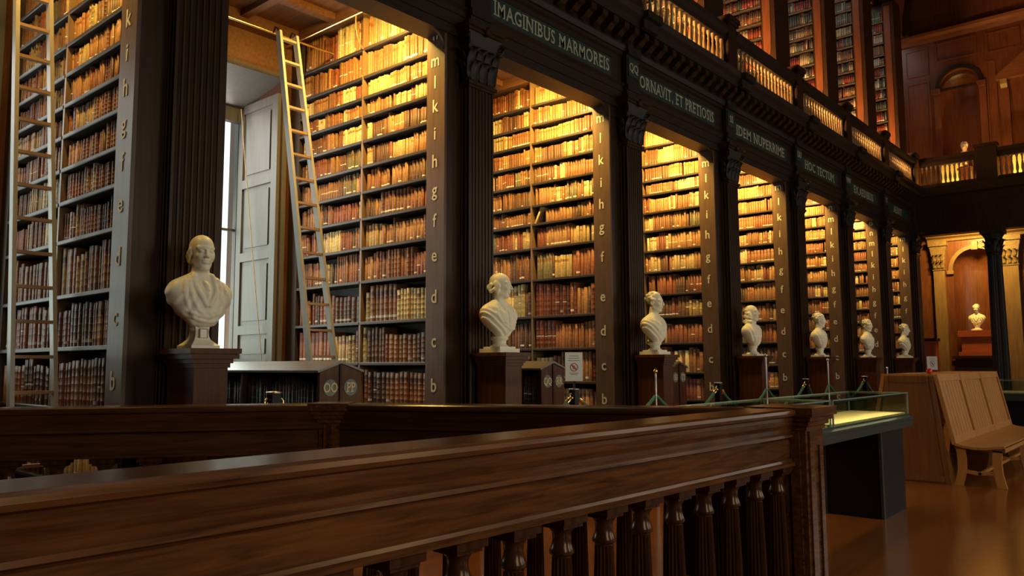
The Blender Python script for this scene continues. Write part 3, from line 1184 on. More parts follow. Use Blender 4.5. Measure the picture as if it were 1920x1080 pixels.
# ------------------------------------------------------------------ alcove windows, shutters, cord
for i in range(8):
    a, b = alcove(i)
    wa, wb2 = a + 0.13, b - 0.13
    m = MB()
    x = -9.30
    m.box(x - 0.04, x + 0.04, wa, wa + 0.07, SILL, HEAD)
    m.box(x - 0.04, x + 0.04, wb2 - 0.02, wb2, SILL, HEAD)
    m.box(x - 0.04, x + 0.04, wa + 0.07, wb2 - 0.02, SILL, SILL + 0.08)
    m.box(x - 0.04, x + 0.04, wa + 0.07, wb2 - 0.02, HEAD - 0.08, HEAD)
    m.box(x - 0.02, x + 0.02, wa + 0.07, wb2 - 0.02, 3.15, 3.18)
    w = struct('window_%d' % (i + 1), m, 'shutter_paint', 'tall bright alcove window with painted frame')
    for t in (1 / 3,):
        y = wa + (wb2 - wa) * t
        MB().box(x - 0.015, x + 0.015, y - 0.015, y + 0.015, SILL + .08, HEAD - .08).build('glazing_bar', 'shutter_paint', w)
    for z in ():
        MB().box(x - 0.015, x + 0.015, wa + .07, wb2 - .07, z - 0.015, z + 0.015).build('glazing_bar', 'shutter_paint', w)
    MB().box(x - 0.004, x + 0.004, wa + .07, wb2 - .02, SILL + .08, HEAD - .08).build('pane', 'glass', w)
    MB().box(XB, XB + 0.03, wb2 + 0.005, wb2 + 0.065, SILL - 0.3, HEAD + 0.06).build('architrave', 'shutter_paint', w)
    MB().box(-9.26, XB + 0.10, wa, wb2, SILL - 0.03, SILL + 0.006).build('sill_board', 'shutter_paint', w)
    if i == 1:
        # sloping soffit panels over the reveal
        MB().prism([(-9.26, 4.72), (XB + 0.03, 4.93), (XB + 0.03, 4.99), (-9.26, 4.80)], 1, wa, wb2).build('reveal_soffit', 'shutter_paint', w)
        MB().box(-9.26, -9.16, wa, wb2, 4.56, 4.74).build('blind_box', 'shutter_paint', w)


def shutter(ys, s, label):
    """panelled leaf lining the window reveal; ys = wall face, s = direction it faces"""
    r = thing('window_shutter', label, 'shutter', (-8.8, ys, SILL), 'window shutters')
    x0, x1 = -9.20, -8.31
    t0, t1 = sorted((ys, ys + s * 0.045))
    p0, p1 = sorted((ys, ys + s * 0.022))
    zz = [SILL + 0.01, 1.86, 2.78, 3.72, 4.70]
    for xa, xb in ((x0, x0 + 0.11), (x1 - 0.12, x1)):
        MB().box(xa, xb, t0, t1, zz[0], zz[-1] + 0.06).build('stile', 'shutter_paint', r)
    for q, z in enumerate(zz):
        MB().box(x0 + 0.11, x1 - 0.12, t0, t1, z - (0.0 if q == 0 else 0.05), z + 0.06).build('rail', 'shutter_paint', r)
    for za, zb in zip(zz, zz[1:]):
        MB().box(x0 + 0.11, x1 - 0.12, p0, p1, za + 0.06, zb - 0.05).build('panel', 'shutter_paint', r)
        q0, q1 = sorted((ys + s * 0.022, ys + s * 0.034))
        MB().box(x0 + 0.17, x1 - 0.18, q0, q1, za + 0.12, zb - 0.11).build('raised_panel', 'shutter_paint', r)
    return r


a1, b1 = alcove(1)
shutter(b1 - 0.13, -1, 'grey painted panelled shutter lining the bright window reveal by the slanting ladder')
shutter(a1 + 0.13, 1, 'grey painted shutter on the hidden side of the bright window')
cd = MB().tube([(-9.05, b1 - 0.24, 4.70), (-8.95, b1 - 0.235, 4.1), (-8.78, b1 - 0.23, 3.2), (-8.60, b1 - 0.22, 2.2), (-8.46, b1 - 0.21, SILL + 0.02)], 0.007, 6).build('blind_cord', 'cord_tan')
tag(cd, 'thin tan blind cord hanging across the grey window shutter', 'cord')


# ------------------------------------------------------------------ ladders
def ladder(label, xb, yb0, yb1, xt, yt0, yt1, zt, n):
    r = thing('library_ladder', label, 'ladder', (xb, (yb0 + yb1) / 2, 0), 'library ladders')

    def pt(t, s):
        return Vector((xb + (xt - xb) * t, (yb0 + (yt0 - yb0) * t) if s < 0 else (yb1 + (yt1 - yb1) * t), zt * t))
    for s in (-1, 1):
        MB().bar(pt(0, s), pt(1, s), 0.030, 0.075, (1, 0, 0)).build('stile', 'ladder_wood', r)
    for j in range(n):
        t = (j + 0.7) / n
        MB().bar(pt(t, -1) + Vector((0, 0.014, 0)), pt(t, 1) - Vector((0, 0.014, 0)), 0.055, 0.024, (0, 0, 1)).build('rung', 'rung_wood', r)
    for s in (-1, 1):
        p = pt(1, s)
        MB().tube([p + Vector((0, 0, -0.08)), p + Vector((-0.02, 0, 0.04)), p + Vector((-0.07, 0, 0.07)), p + Vector((-0.11, 0, 0.02))], 0.010, 6).build('hook', 'black_metal', r)
    return r


ladder('tall pale library ladder with orange rungs before the bookcase at the extreme left', -6.36, 1.97, 2.28, -7.00, 1.98, 2.21, 5.0, 19)
ladder('slanting pale library ladder between the shuttered window and a bookcase', -6.33, 4.59, 4.93, -7.32, 4.60, 4.81, 5.05, 19)
for i, yy in ((0, None), (1, None)):
    a, b = alcove(i)
    x = -7.12 if i == 0 else -7.44
    rd = MB().tube([(x, a, 5.07 if i else 5.02), (x, b, 5.07 if i else 5.02)], 0.014, 8).build('ladder_rail', 'brass')
    tag(rd, ('brass ladder rail across the top of the leftmost alcove', 'brass ladder rail across the alcove of the bright window')[i], 'rail')
    rd2 = MB().tube([(-8.28, b - 0.10, 5.36), (-5.86, b - 0.10, 5.36)], 0.018, 8).build('picture_rod', 'brass')
    tag(rd2, ('brass rod high along the bookcase at the extreme left', 'brass rod high along the bookcase right of the bright window')[i], 'rod')
    hk = MB().tube([(-6.90, b - 0.10, 5.36), (-6.90, b - 0.10, 5.20), (-6.89, b - 0.06, 5.05), (-6.89, b - 0.005, 4.98)], 0.010, 6).build('bracket', 'gilt_oak', rd2)


# ------------------------------------------------------------------ marble busts (implicit surfaces meshed by surface nets)
def nets(f, o, h):
    s = f < 0
    nx, ny, nz = f.shape
    cs = (nx - 1, ny - 1, nz - 1)
    cnt = np.zeros(cs, np.float32)
    acc = np.zeros(cs + (3,), np.float32)

    def sub(d):
        return f[d[0]:d[0] + cs[0], d[1]:d[1] + cs[1], d[2]:d[2] + cs[2]]
    for ax in range(3):
        o1, o2 = [q for q in range(3) if q != ax]
        for i in (0, 1):
            for j in (0, 1):
                d = [0, 0, 0]
                d[o1], d[o2] = i, j
                e = list(d)
                e[ax] = 1
                a, b = sub(d), sub(e)
                cr = (a < 0) != (b < 0)
                t = np.where(cr, a / np.where(cr, a - b, 1), 0)
                cnt += cr
                for q in range(3):
                    acc[..., q] += cr * ((t if q == ax else 0) + d[q] * (q != ax))
    act = cnt > 0
    idx = -np.ones(cs, np.int64)
    idx[act] = np.arange(act.sum())
    cell = np.argwhere(act)
    V = (cell + acc[act] / cnt[act][:, None]) * h + np.array(o)
    F = []
    for ax in range(3):
        o1, o2 = [q for q in range(3) if q != ax]
        if ax == 1:
            o1, o2 = o2, o1
        lo = [slice(None)] * 3
        lo[ax] = slice(0, -1)
        hi = [slice(None)] * 3
        hi[ax] = slice(1, None)
        cr = np.argwhere(s[tuple(lo)] != s[tuple(hi)])
        ok = (cr[:, o1] > 0) & (cr[:, o2] > 0) & (cr[:, o1] < f.shape[o1] - 1) & (cr[:, o2] < f.shape[o2] - 1)
        cr = cr[ok]
        q = []
        for i, j in ((-1, -1), (0, -1), (0, 0), (-1, 0)):
            c = cr.copy()
            c[:, o1] += i
            c[:, o2] += j
            q.append(idx[c[:, 0], c[:, 1], c[:, 2]])
        q = np.stack(q, 1)
        fl = ~s[cr[:, 0], cr[:, 1], cr[:, 2]]
        q[fl] = q[fl][:, ::-1]
        F += [tuple(r) for r in q.tolist()]
    return V, F


def bust_mesh(style, yaw=0.0, tilt=0.0, h=0.0062):
    xs = np.arange(-0.19, 0.20, h)
    ys = np.arange(-0.28, 0.28, h)
    zs = np.arange(0.12, 0.82, h)
    X, Y, Z = np.meshgrid(xs, ys, zs, indexing='ij')
    X, Y, Z = (q.astype(np.float32) for q in (X, Y, Z))
    c, s_ = math.cos(yaw), math.sin(yaw)
    HX0, HY = X + 0.02, Y
    HX = c * HX0 + s_ * HY - 0.02
    HYr = -s_ * HX0 + c * HY
    ct, st = math.cos(tilt), math.sin(tilt)
    HZ0 = Z - 0.56
    HX2 = ct * HX - st * HZ0
    HZ = st * HX + ct * HZ0 + 0.56
    head = (HX2, HYr, HZ)
    body = (X, Y, Z)

    def ell(S, cc, r):
        k = np.sqrt(((S[0] - cc[0]) / r[0]) ** 2 + ((S[1] - cc[1]) / r[1]) ** 2 + ((S[2] - cc[2]) / r[2]) ** 2)
        return (k - 1) * min(r)

    def cap(S, a, b, r0, r1=None):
        r1 = r0 if r1 is None else r1
        a, b = np.array(a), np.array(b)
        ab = b - a
        t = ((S[0] - a[0]) * ab[0] + (S[1] - a[1]) * ab[1] + (S[2] - a[2]) * ab[2]) / max(1e-9, ab @ ab)
        t = np.clip(t, 0, 1)
        d = np.sqrt((S[0] - a[0] - t * ab[0]) ** 2 + (S[1] - a[1] - t * ab[1]) ** 2 + (S[2] - a[2] - t * ab[2]) ** 2)
        return d - (r0 + (r1 - r0) * t)

    def un(a, b, k):
        hh = np.clip(0.5 + 0.5 * (b - a) / k, 0, 1)
        return b + (a - b) * hh - k * hh * (1 - hh)

    def sub(a, b, k):
        return -un(-a, b, k)

    def inter(a, b, k):
        return -un(-a, -b, k)
    rs = np.random.RandomState(style * 7 + 3)
    # head
    d = ell(head, (-0.018, 0, 0.705), (0.102, 0.080, 0.088))
    d = un(d, ell(head, (0.026, 0, 0.645), (0.072, 0.062, 0.104)), 0.025)
    d = un(d, ell(head, (0.060, 0, 0.556), (0.026, 0.027, 0.022)), 0.014)
    for q in (-1, 1):
        d = un(d, cap(head, (-0.008, q * 0.058, 0.606), (0.056, q * 0.020, 0.553), 0.013), 0.018)
        d = un(d, ell(head, (0.066, q * 0.037, 0.634), (0.024, 0.022, 0.019)), 0.014)
        d = un(d, cap(head, (0.088, q * 0.012, 0.690), (0.070, q * 0.055, 0.692), 0.011, 0.009), 0.014)
        d = sub(d, ell(head, (0.106, q * 0.031, 0.668), (0.032, 0.020, 0.014)), 0.010)
        d = un(d, ell(head, (0.081, q * 0.031, 0.667), (0.014, 0.017, 0.010)), 0.004)
        d = un(d, ell(head, (-0.010, q * 0.081, 0.652), (0.022, 0.010, 0.034)), 0.008)
        d = sub(d, ell(head, (-0.004, q * 0.092, 0.655), (0.010, 0.006, 0.018)), 0.006)
        d = un(d, ell(head, (0.106, q * 0.011, 0.626), (0.012, 0.009, 0.008)), 0.008)
    d = un(d, cap(head, (0.090, 0, 0.685), (0.117, 0, 0.632), 0.008, 0.0115), 0.008)
    d = un(d, ell(head, (0.092, 0, 0.605), (0.010, 0.023, 0.008)), 0.010)
    d = un(d, ell(head, (0.088, 0, 0.588), (0.010, 0.019, 0.008)), 0.010)
    d = sub(d, cap(head, (0.104, -0.022, 0.5965), (0.104, 0.022, 0.5965), 0.0055), 0.005)
    d = sub(d, cap(head, (0.100, -0.014, 0.575), (0.100, 0.014, 0.575), 0.006), 0.010)
    # hair
    if style in (0, 1):
        for q in (-1, 1):
            for j in range(9 if style == 1 else 5):
                a = rs.uniform(-0.105, 0.0)
                z = rs.uniform(0.60, 0.69)
                d = un(d, ell(head, (a, q * (0.074 - max(0, -a - 0.07) * 0.8), z), (0.024, 0.016, 0.022)), 0.010)
        for j in range(6):
            d = un(d, ell(head, (-0.112, rs.uniform(-0.05, 0.05), rs.uniform(0.60, 0.66)), (0.018, 0.026, 0.024)), 0.012)
    elif style == 3:
        for q in (-1, 1):
            for j in range(16):
                t = rs.uniform(0, 1)
                d = un(d, ell(head, (-0.05 + rs.uniform(-0.06, 0.06), q * (0.082 + 0.012 * t), 0.74 - 0.22 * t), (0.028, 0.022, 0.026)), 0.010)
        for j in range(12):
            d = un(d, ell(head, (-0.115, rs.uniform(-0.07, 0.07), 0.72 - 0.2 * rs.rand()), (0.024, 0.030, 0.028)), 0.012)
    else:
        for j in range(70):
            th = rs.uniform(-PI * 0.85, PI * 0.85)
            ph = rs.uniform(-0.15, 1.35)
            v = np.array([-math.cos(th) * math.cos(ph), math.sin(th) * math.cos(ph), math.sin(ph)])
            p = np.array([-0.018, 0, 0.705]) + v * np.array([0.104, 0.082, 0.090])
            if p[0] > 0.055 and p[2] < 0.745:
                continue
            if abs(p[1]) > 0.06 and p[0] > 0.01 and p[2] < 0.69:
                continue
            d = un(d, ell(head, tuple(p), (0.022, 0.020, 0.017)), 0.009)
    # neck and torso
    d = un(d, cap(body, (-0.020, 0, 0.585), (-0.030, 0, 0.44), 0.056, 0.066), 0.03)
    t = ell(body, (-0.010, 0, 0.30), (0.112, 0.180, 0.185))
    for q in (-1, 1):
        t = un(t, ell(body, (-0.030, q * 0.142, 0.372), (0.088, 0.088, 0.082)), 0.06)
        t = un(t, cap(body, (-0.030, q * 0.05, 0.475), (-0.035, q * 0.15, 0.415), 0.050), 0.05)
    # outline narrows to the socle; the back is cut away
    t = inter(t, np.abs(Y) - (0.078 + (Z - 0.15) * 0.90), 0.016)
    t = inter(t, -(Z - 0.152 - np.maximum(0, 0.01 - X) * 1.45), 0.012)
    t = inter(t, -(X + 0.125), 0.02)
    t = un(t, cap(body, (-0.02, 0, 0.14), (-0.02, 0, 0.22), 0.062, 0.075), 0.02)
    # drapery: shallow pleats all over, then rolled edges laid on the surface itself
    def skin_x(y, z):
        i, j = int(np.clip((y - ys[0]) / h, 0, len(ys) - 1)), int(np.clip((z - zs[0]) / h, 0, len(zs) - 1))
        ins = np.nonzero(t[:, i, j] < 0)[0]
        return float(xs[ins[-1]]) if len(ins) else -0.05

    def roll(t, path, r0, r1=None, sink=0.3, k=0.010):
        P = []
        for (ya_, za_), (yb_, zb_) in zip(path, path[1:]):
            for q in range(5):
                u = q / 5
                y_, z_ = ya_ + (yb_ - ya_) * u, za_ + (zb_ - za_) * u
                P.append((skin_x(y_, z_), y_, z_))
        P.append((skin_x(*path[-1]), *path[-1]))
        o_ = t
        for q, (a, b) in enumerate(zip(P, P[1:])):
            u = q / max(1, len(P) - 2)
            r_ = r0 + ((r1 if r1 is not None else r0) - r0) * u
            o_ = un(o_, cap(body, (a[0] - r_ * sink, a[1], a[2]), (b[0] - r_ * sink, b[1], b[2]), r_), k)
        return o_
    low_ = np.clip((0.47 - Z) / 0.08, 0, 1) * np.clip((Z - 0.14) / 0.05, 0, 1)
    if style in (1, 2, 3, 5):
        g = -1 if style in (3, 5) else 1
        ph = (g * Y * 0.75 + Z) * 92 + 3.0 * np.sin(Y * 14 + Z * 9)
        side = np.clip((0.02 - g * Y) / 0.05, 0, 1)
        ph2 = (Y * 1.0 - Z * 0.25 * g) * 105 + 1.5 * np.sin(Z * 20)
        t = t - 0.0062 * low_ * (np.sin(ph) * side + np.sin(ph2) * (1 - side))
        for e in range(3):
            t = roll(t, [(g * (-0.085 - 0.03 * e), 0.475 - 0.012 * e), (g * (-0.10 - 0.02 * e), 0.42 - 0.02 * e), (g * (-0.03 - 0.01 * e), 0.335 - 0.03 * e), (g * 0.06, 0.285 - 0.028 * e), (g * 0.15, 0.30 - 0.03 * e)], 0.016 - 0.002 * e)
        t = roll(t, [(g * 0.075, 0.48), (g * 0.085, 0.42), (g * 0.06, 0.35), (g * 0.02, 0.315)], 0.013)
        t = roll(t, [(g * 0.11, 0.465), (g * 0.135, 0.40), (g * 0.12, 0.33)], 0.012)
    else:
        ph = np.abs(Y) * 88 + Z * 34 + 2.0 * np.sin(Z * 16)
        out_ = np.clip((np.abs(Y) - 0.05) / 0.04, 0, 1)
        t = t - 0.0035 * low_ * np.sin(ph) * out_
        for q in (-1, 1):
            t = roll(t, [(q * 0.066, 0.505), (q * 0.076, 0.45), (q * 0.060, 0.385), (q * 0.012, 0.295)], 0.021, 0.016, 0.1, 0.006)
            t = roll(t, [(q * 0.095, 0.485), (q * 0.110, 0.42), (q * 0.100, 0.34), (q * 0.060, 0.26), (q * 0.02, 0.235)], 0.013, 0.010)
            t = roll(t, [(q * 0.130, 0.46), (q * 0.150, 0.38), (q * 0.13, 0.30), (q * 0.085, 0.215)], 0.013, 0.010)
        t = roll(t, [(-0.13, 0.255), (-0.06, 0.225), (0.02, 0.215), (0.10, 0.25)], 0.011)
        t = roll(t, [(-0.10, 0.215), (-0.03, 0.190), (0.05, 0.185), (0.09, 0.205)], 0.010)
        t = roll(t, [(0.0, 0.445), (0.004, 0.40), (0.0, 0.335)], 0.018, 0.010)
        for j in range(3):
            z_ = 0.40 - 0.035 * j
            t = un(t, ell(body, (skin_x(0.010, z_), 0.010, z_), (0.007, 0.006, 0.006)), 0.003)
    d = un(d, t, 0.018)
    V, Fq = nets(d, (xs[0], ys[0], zs[0]), h)
    me = bpy.data.meshes.new('figure')
    me.from_pydata(V.tolist(), [], Fq)
    me.polygons.foreach_set('use_smooth', [True] * len(me.polygons))
    me.materials.append(MATS['marble'])
    return me


def socle(kind):
    m = MB()
    if kind == 0:
        m.lathe([(0.145, 0.0), (0.145, 0.022), (0.128, 0.030), (0.105, 0.045), (0.082, 0.062), (0.070, 0.085), (0.066, 0.115), (0.072, 0.150)], (-0.015, 0, 0), 4, smooth=False, rot=PI / 4)
    elif kind == 1:
        m.box(-0.155, 0.125, -0.145, 0.145, 0, 0.038)
        m.box(-0.125, 0.095, -0.115, 0.115, 0.038, 0.058)
        m.lathe([(0.095, 0.058), (0.085, 0.068), (0.066, 0.085), (0.066, 0.115), (0.085, 0.130), (0.088, 0.150), (0.075, 0.160)], (-0.015, 0, 0), 18)
    else:
        m.box(-0.135, 0.105, -0.125, 0.125, 0, 0.030)
        m.lathe([(0.105, 0.030), (0.095, 0.045), (0.064, 0.070), (0.058, 0.105), (0.075, 0.135), (0.070, 0.160)], (-0.015, 0, 0), 16)
    return m


def pedestal(yc, label, zt=1.545):
    r = thing('bust_pedestal', label, 'pedestal', (-5.22, yc, 0), 'pedestals of the marble busts')
    x0, x1, w = -5.395, -5.02, 0.120
    MB().box(x0, x1, yc - w, yc + w, 0.16, zt - 0.13).build('shaft', 'pedestal_wood', r)
    m = MB()
    m.box(x0, x1 + 0.035, yc - w - 0.035, yc + w + 0.035, 0, 0.12)
    m.box(x0, x1 + 0.02, yc - w - 0.02, yc + w + 0.02, 0.12, 0.16)
    m.build('plinth', 'pedestal_wood', r)
    m = MB()
    for z0, z1, e in ((zt - 0.13, zt - 0.10, 0.012), (zt - 0.10, zt - 0.07, 0.026), (zt - 0.07, zt - 0.035, 0.045), (zt - 0.035, zt, 0.065)):
        m.box(x0, x1 + e, yc - w - e, yc + w + e, z0, z1)
    m.build('cap', 'pedestal_wood', r)


BUST = [
    (0, -0.16, 0.0, 0, 'marble bust of a balding man in a buttoned coat, turned toward the camera'),
    (1, 0.50, 0.0, 1, 'marble bust of a bald man with side curls and toga, beside the second pilaster'),
    (2, 0.22, 0.0, 1, 'marble bust of a curly-haired man in profile, third in the row'),
    (3, 0.12, -0.10, 2, 'marble bust with long wig curls and heavy drapery, fourth in the row'),
    (5, 0.30, 0.0, 2, 'marble bust with short hair looking along the hall, fifth in the row'),
    (4, -0.35, 0.0, 2, 'marble bust of a man in a coat, sixth in the row'),
    (2, 0.30, 0.05, 1, 'small-looking marble bust, last of the row before the end gallery'),
]


def bust(style, yaw, tilt, so, label, loc, scale=1.0, rotz=0.0):
    r = thing('marble_bust', label, 'bust', loc, 'marble busts')
    o = put('figure', bust_mesh(style, yaw, tilt), r)
    k = put('socle', socle(so).mesh('socle', 'marble'), r)
    if so == 0:
        put('name_plate', MB().box(0.045, 0.054, -0.028, 0.028, 0.075, 0.135).mesh('name_plate', 'marble'), r)
        put('plate_border', MB().box(0.050, 0.058, -0.030, -0.025, 0.073, 0.137).box(0.050, 0.058, 0.025, 0.030, 0.073, 0.137).box(0.050, 0.058, -0.025, 0.025, 0.132, 0.137).mesh('plate_border', 'print_grey'), r)
    r.scale = (scale,) * 3
    r.rotation_euler = (0, 0, rotz)
    return r


for k in range(7):
    yc = YK[k] - PW / 2 - (0.06 if k == 0 else 0.0)
    pedestal(yc, 'dark wooden pedestal carrying the %s marble bust of the row' % ORD[k + 1])
    st, yw, ti, so, lab = BUST[k]
    bust(st, yw, ti, so, lab, (-5.19, yc, 1.5455), 1.0)

# ------------------------------------------------------------------ rope barrier in front of the busts
XS = -4.72
MAIN = [3.00, 6.40, 9.55, 12.60, 15.55, 18.5]
POLE = [(5.05, 1.03), (7.98, 1.32), (11.08, 1.52), (13.62, 1.46), (17.0, 1.3)]


def stanchion(y, label, h=0.0):
    r = thing('rope_stanchion', label, 'stanchion', (XS, y, 0), 'black stanchions of the rope barrier')
    MB().lathe([(0.15, 0), (0.15, 0.02), (0.06, 0.05), (0.03, 0.07)], (XS, y, 0), 16).build('base', 'black_metal', r)
    MB().box(XS - 0.035, XS + 0.035, y - 0.035, y + 0.035, 0.06, 1.15 + h).build('post', 'black_metal', r)
    MB().lathe([(0.040, 1.15), (0.052, 1.156), (0.052, 1.166), (0.02, 1.170)], (XS, y, h), 14).build('cap', 'steel', r)
    for s in (-1, 1):
        m = MB()
        m.tube([(XS, y + s * 0.035, 1.11 + h), (XS, y + s * 0.055, 1.12 + h), (XS, y + s * 0.075, 1.105 + h), (XS, y + s * 0.07, 1.085 + h)], 0.009, 6)
        m.lathe([(0.0, -0.008), (0.02, -0.006), (0.02, 0.006), (0.0, 0.008)], (XS, y + s * 0.045, 1.075 + h), 8, axis=1)
        m.build('hook', 'brass', r)


for q, y in enumerate(MAIN):
    stanchion(y, ('black rope stanchion with brass hooks before the low OO bookcase', 'black rope stanchion holding up the white warning card', 'black rope stanchion with brass hooks between the third and fourth busts', 'black rope stanchion with brass hooks between the fourth and fifth busts', 'black rope stanchion with brass hooks between the fifth and sixth busts', 'farthest black rope stanchion, between the sixth and seventh busts')[q], 0.085 if q == 0 else 0.02)
for q, (y, zt) in enumerate(POLE):
    r = thing('barrier_pole', ('short barrier pole by the pedestal of the second bust', 'slim steel barrier pole before the third bookcase alcove', 'slim steel barrier pole beside the fourth bust', 'slim steel barrier pole beside the fifth bust', 'slim steel barrier pole near the sixth bust')[q], 'pole', (XS, y, 0), 'slim poles of the rope barrier')
    MB().lathe([(0.13, 0), (0.13, 0.012), (0.02, 0.025)], (XS, y, 0), 16).build('base', 'black_metal', r)
    MB().lathe([(0.012, 0.02), (0.012, zt)], (XS, y, 0), 10).build('shaft', 'steel', r)
    MB().lathe([(0.0, zt), (0.02, zt + 0.005), (0.026, zt + 0.025), (0.02, zt + 0.045), (0.0, zt + 0.05)], (XS, y, 0), 10).build('knob', 'brass' if q == 1 else 'steel', r)
anch = sorted([(y, 1.16 if y < 4 else 1.095, True) for y in MAIN] + [(y, 1.06, False) for y, z in POLE])
for q, ((ya, za, ma), (yb, zb, mb_)) in enumerate(zip(anch, anch[1:])):
    a0, b0 = ya + (0.07 if ma else 0.02), yb - (0.07 if mb_ else 0.02)
    pts = []
    for j in range(15):
        t = j / 14
        pts.append((XS, a0 + (b0 - a0) * t, za + (zb - za) * t - 0.26 * (1 - (2 * t - 1) ** 2)))
    r = thing('barrier_rope', 'green barrier rope, %s span counted from the low OO bookcase' % ORD[min(9, q + 1)] if q < 9 else 'green barrier rope, farthest span of all', 'rope', (XS, (a0 + b0) / 2, za - .34), 'green barrier ropes')
    MB().tube(pts, 0.019, 8).build('rope', 'rope_green', r)
    for e, (p, p2) in enumerate(((pts[0], pts[1]), (pts[-1], pts[-2]))):
        if (ma, mb_)[e]:
            p, p2 = Vector(p), Vector(p2)
            MB().tube([p, p + (p2 - p) * 0.30, p + (p2 - p) * 0.62], 0.024, 8, taper=[0.016, 0.027, 0.024]).build('rope_end', 'brass', r)


def card(y, x, z0, w, h, label, yaw):
    r = thing('notice_card', label, 'sign', (x, y, z0), 'white notice cards')
    M = Matrix.Translation((x, y, z0)) @ Matrix.Rotation(yaw, 4, 'Z')

    def bx(m, *a):
        return m.box(*a, M=M)
    bx(MB(), -0.006, 0.006, -w / 2, w / 2, 0.0, h).build('card', 'card_white', r)
    m = MB()
    for zz, ww in ((0.86, 0.5), (0.78, 0.62), (0.70, 0.68), (0.26, 0.55), (0.21, 0.4)):
        bx(m, 0.006, 0.0075, -w / 2 * ww, w / 2 * ww, h * zz, h * zz + 0.008)
    m.build('print_lines', 'print_grey', r)
    cz, R = h * 0.48, w * 0.24
    vs, fs = [], []
    for j in range(24):
        t = 2 * PI * j / 24
        for rr in (R, R * 0.80):
            vs.append(M @ Vector((0.008, rr * math.cos(t), cz + rr * math.sin(t))))
    for j in range(24):
        k = (j + 1) % 24
        fs.append((2 * j, 2 * k, 2 * k + 1, 2 * j + 1))
    m = MB().add(vs, fs)
    d = R * 0.66
    pts = [(-d - .006, cz + d - .006), (-d + .006, cz + d + .006), (d + .006, cz - d + .006), (d - .006, cz - d - .006)]
    m.add([M @ Vector((0.0082, a, b)) for a, b in pts], [(0, 1, 2, 3)])
    m.build('prohibition_mark', 'print_red', r)
    m = MB()
    bx(m, 0.006, 0.0078, -R * 0.35, R * 0.35, cz - R * 0.5, cz + R * 0.15)
    bx(m, 0.006, 0.0078, -R * 0.22, R * 0.22, cz + R * 0.15, cz + R * 0.5)
    m.build('hand_symbol', 'print_grey', r)
    bx(MB(), -0.010, 0.010, -0.012, 0.012, -0.085, 0.0).build('clip', 'black_metal', r)


card(6.40, XS + 0.0, 1.262, 0.175, 0.285, 'upright white notice card with a red prohibition circle on a stanchion', -0.75)
card(22.35, -5.12, 1.25, 0.26, 0.34, 'distant white notice card near the end gallery', -0.9)
stc = thing('notice_stand', 'slim dark stand holding the distant white notice card', 'stand', (-5.12, 22.35, 0))
MB().lathe([(0.14, 0), (0.14, 0.015), (0.015, 0.03), (0.012, 1.16)], (-5.12, 22.35, 0), 12).build('pole', 'black_metal', stc)

# ------------------------------------------------------------------ stairwell balustrades
def rail_prof(top=1.19):
    half = [(0.0, top), (0.100, top), (0.114, top - 0.008), (0.118, top - 0.022), (0.112, top - 0.036), (0.094, top - 0.044), (0.090, top - 0.060),
            (0.080, top - 0.085), (0.066, top - 0.108), (0.062, top - 0.128), (0.076, top - 0.136), (0.078, top - 0.150), (0.060, top - 0.158),
            (0.054, top - 0.165), (0.054, top - 0.262), (0.064, top - 0.268), (0.068, top - 0.280), (0.080, top - 0.286), (0.080, top - 0.300), (0.0, top - 0.300)]
    return half + [(-o, z) for o, z in half[::-1][1:-1]]


def stair_baluster():
    m = MB()
    m.box(-0.068, 0.068, -0.068, 0.068, 0.86, 0.89)
    m.box(-0.055, 0.055, -0.055, 0.055, 0.845, 0.86)
    m.lathe([(0.050, 0.845), (0.036, 0.825), (0.033, 0.80), (0.040, 0.775), (0.046, 0.762), (0.046, 0.750), (0.036, 0.745), (0.036, 0.738)], n=16)
    # reeded shaft
    n = 16
    vs = []
    for z, r in ((0.16, 0.052), (0.30, 0.050), (0.5, 0.045), (0.74, 0.036)):
        for i in range(n * 2):
            t = 2 * PI * i / (2 * n)
            rr = r * (1.0 if i % 2 else 0.84)
            vs.append((rr * math.cos(t), rr * math.sin(t), z))
    fs = []
    for k in range(3):
        for i in range(2 * n):
            j = (i + 1) % (2 * n)
            fs.append((k * 2 * n + i, k * 2 * n + j, (k + 1) * 2 * n + j, (k + 1) * 2 * n + i))
    m.add(vs, fs)
    m.lathe([(0.066, 0.10), (0.068, 0.12), (0.060, 0.14), (0.052, 0.16)], n=16)
    m.box(-0.068, 0.068, -0.068, 0.068, 0.06, 0.10)
    return m.mesh('baluster', 'baluster_oak')


SB = stair_baluster()


def stair_rail(label, p, q, mat, first=None, step=0.2585):
    p, q = Vector(p), Vector(q)
    r = thing('stair_balustrade', label, 'balustrade', (p.x, p.y, 0), 'balustrades round the stairwell')
    MB().sweep(rail_prof(), [p, q]).build('handrail', mat, r)
    MB().sweep([(-0.085, 0.0), (0.085, 0.0), (0.085, 0.045), (0.07, 0.06), (-0.07, 0.06), (-0.085, 0.045)], [p, q]).build('base_rail', mat, r)
    d = (q - p)
    ln = d.length
    d.normalize()
    t = ln - (first if first is not None else step * 0.6)
    while t > 0.12:
        c = p + d * t
        o = put('baluster', SB, r, (c.x - p.x, c.y - p.y, 0))
        o.rotation_euler = (0, 0, math.atan2(d.y, d.x))
        t -= step


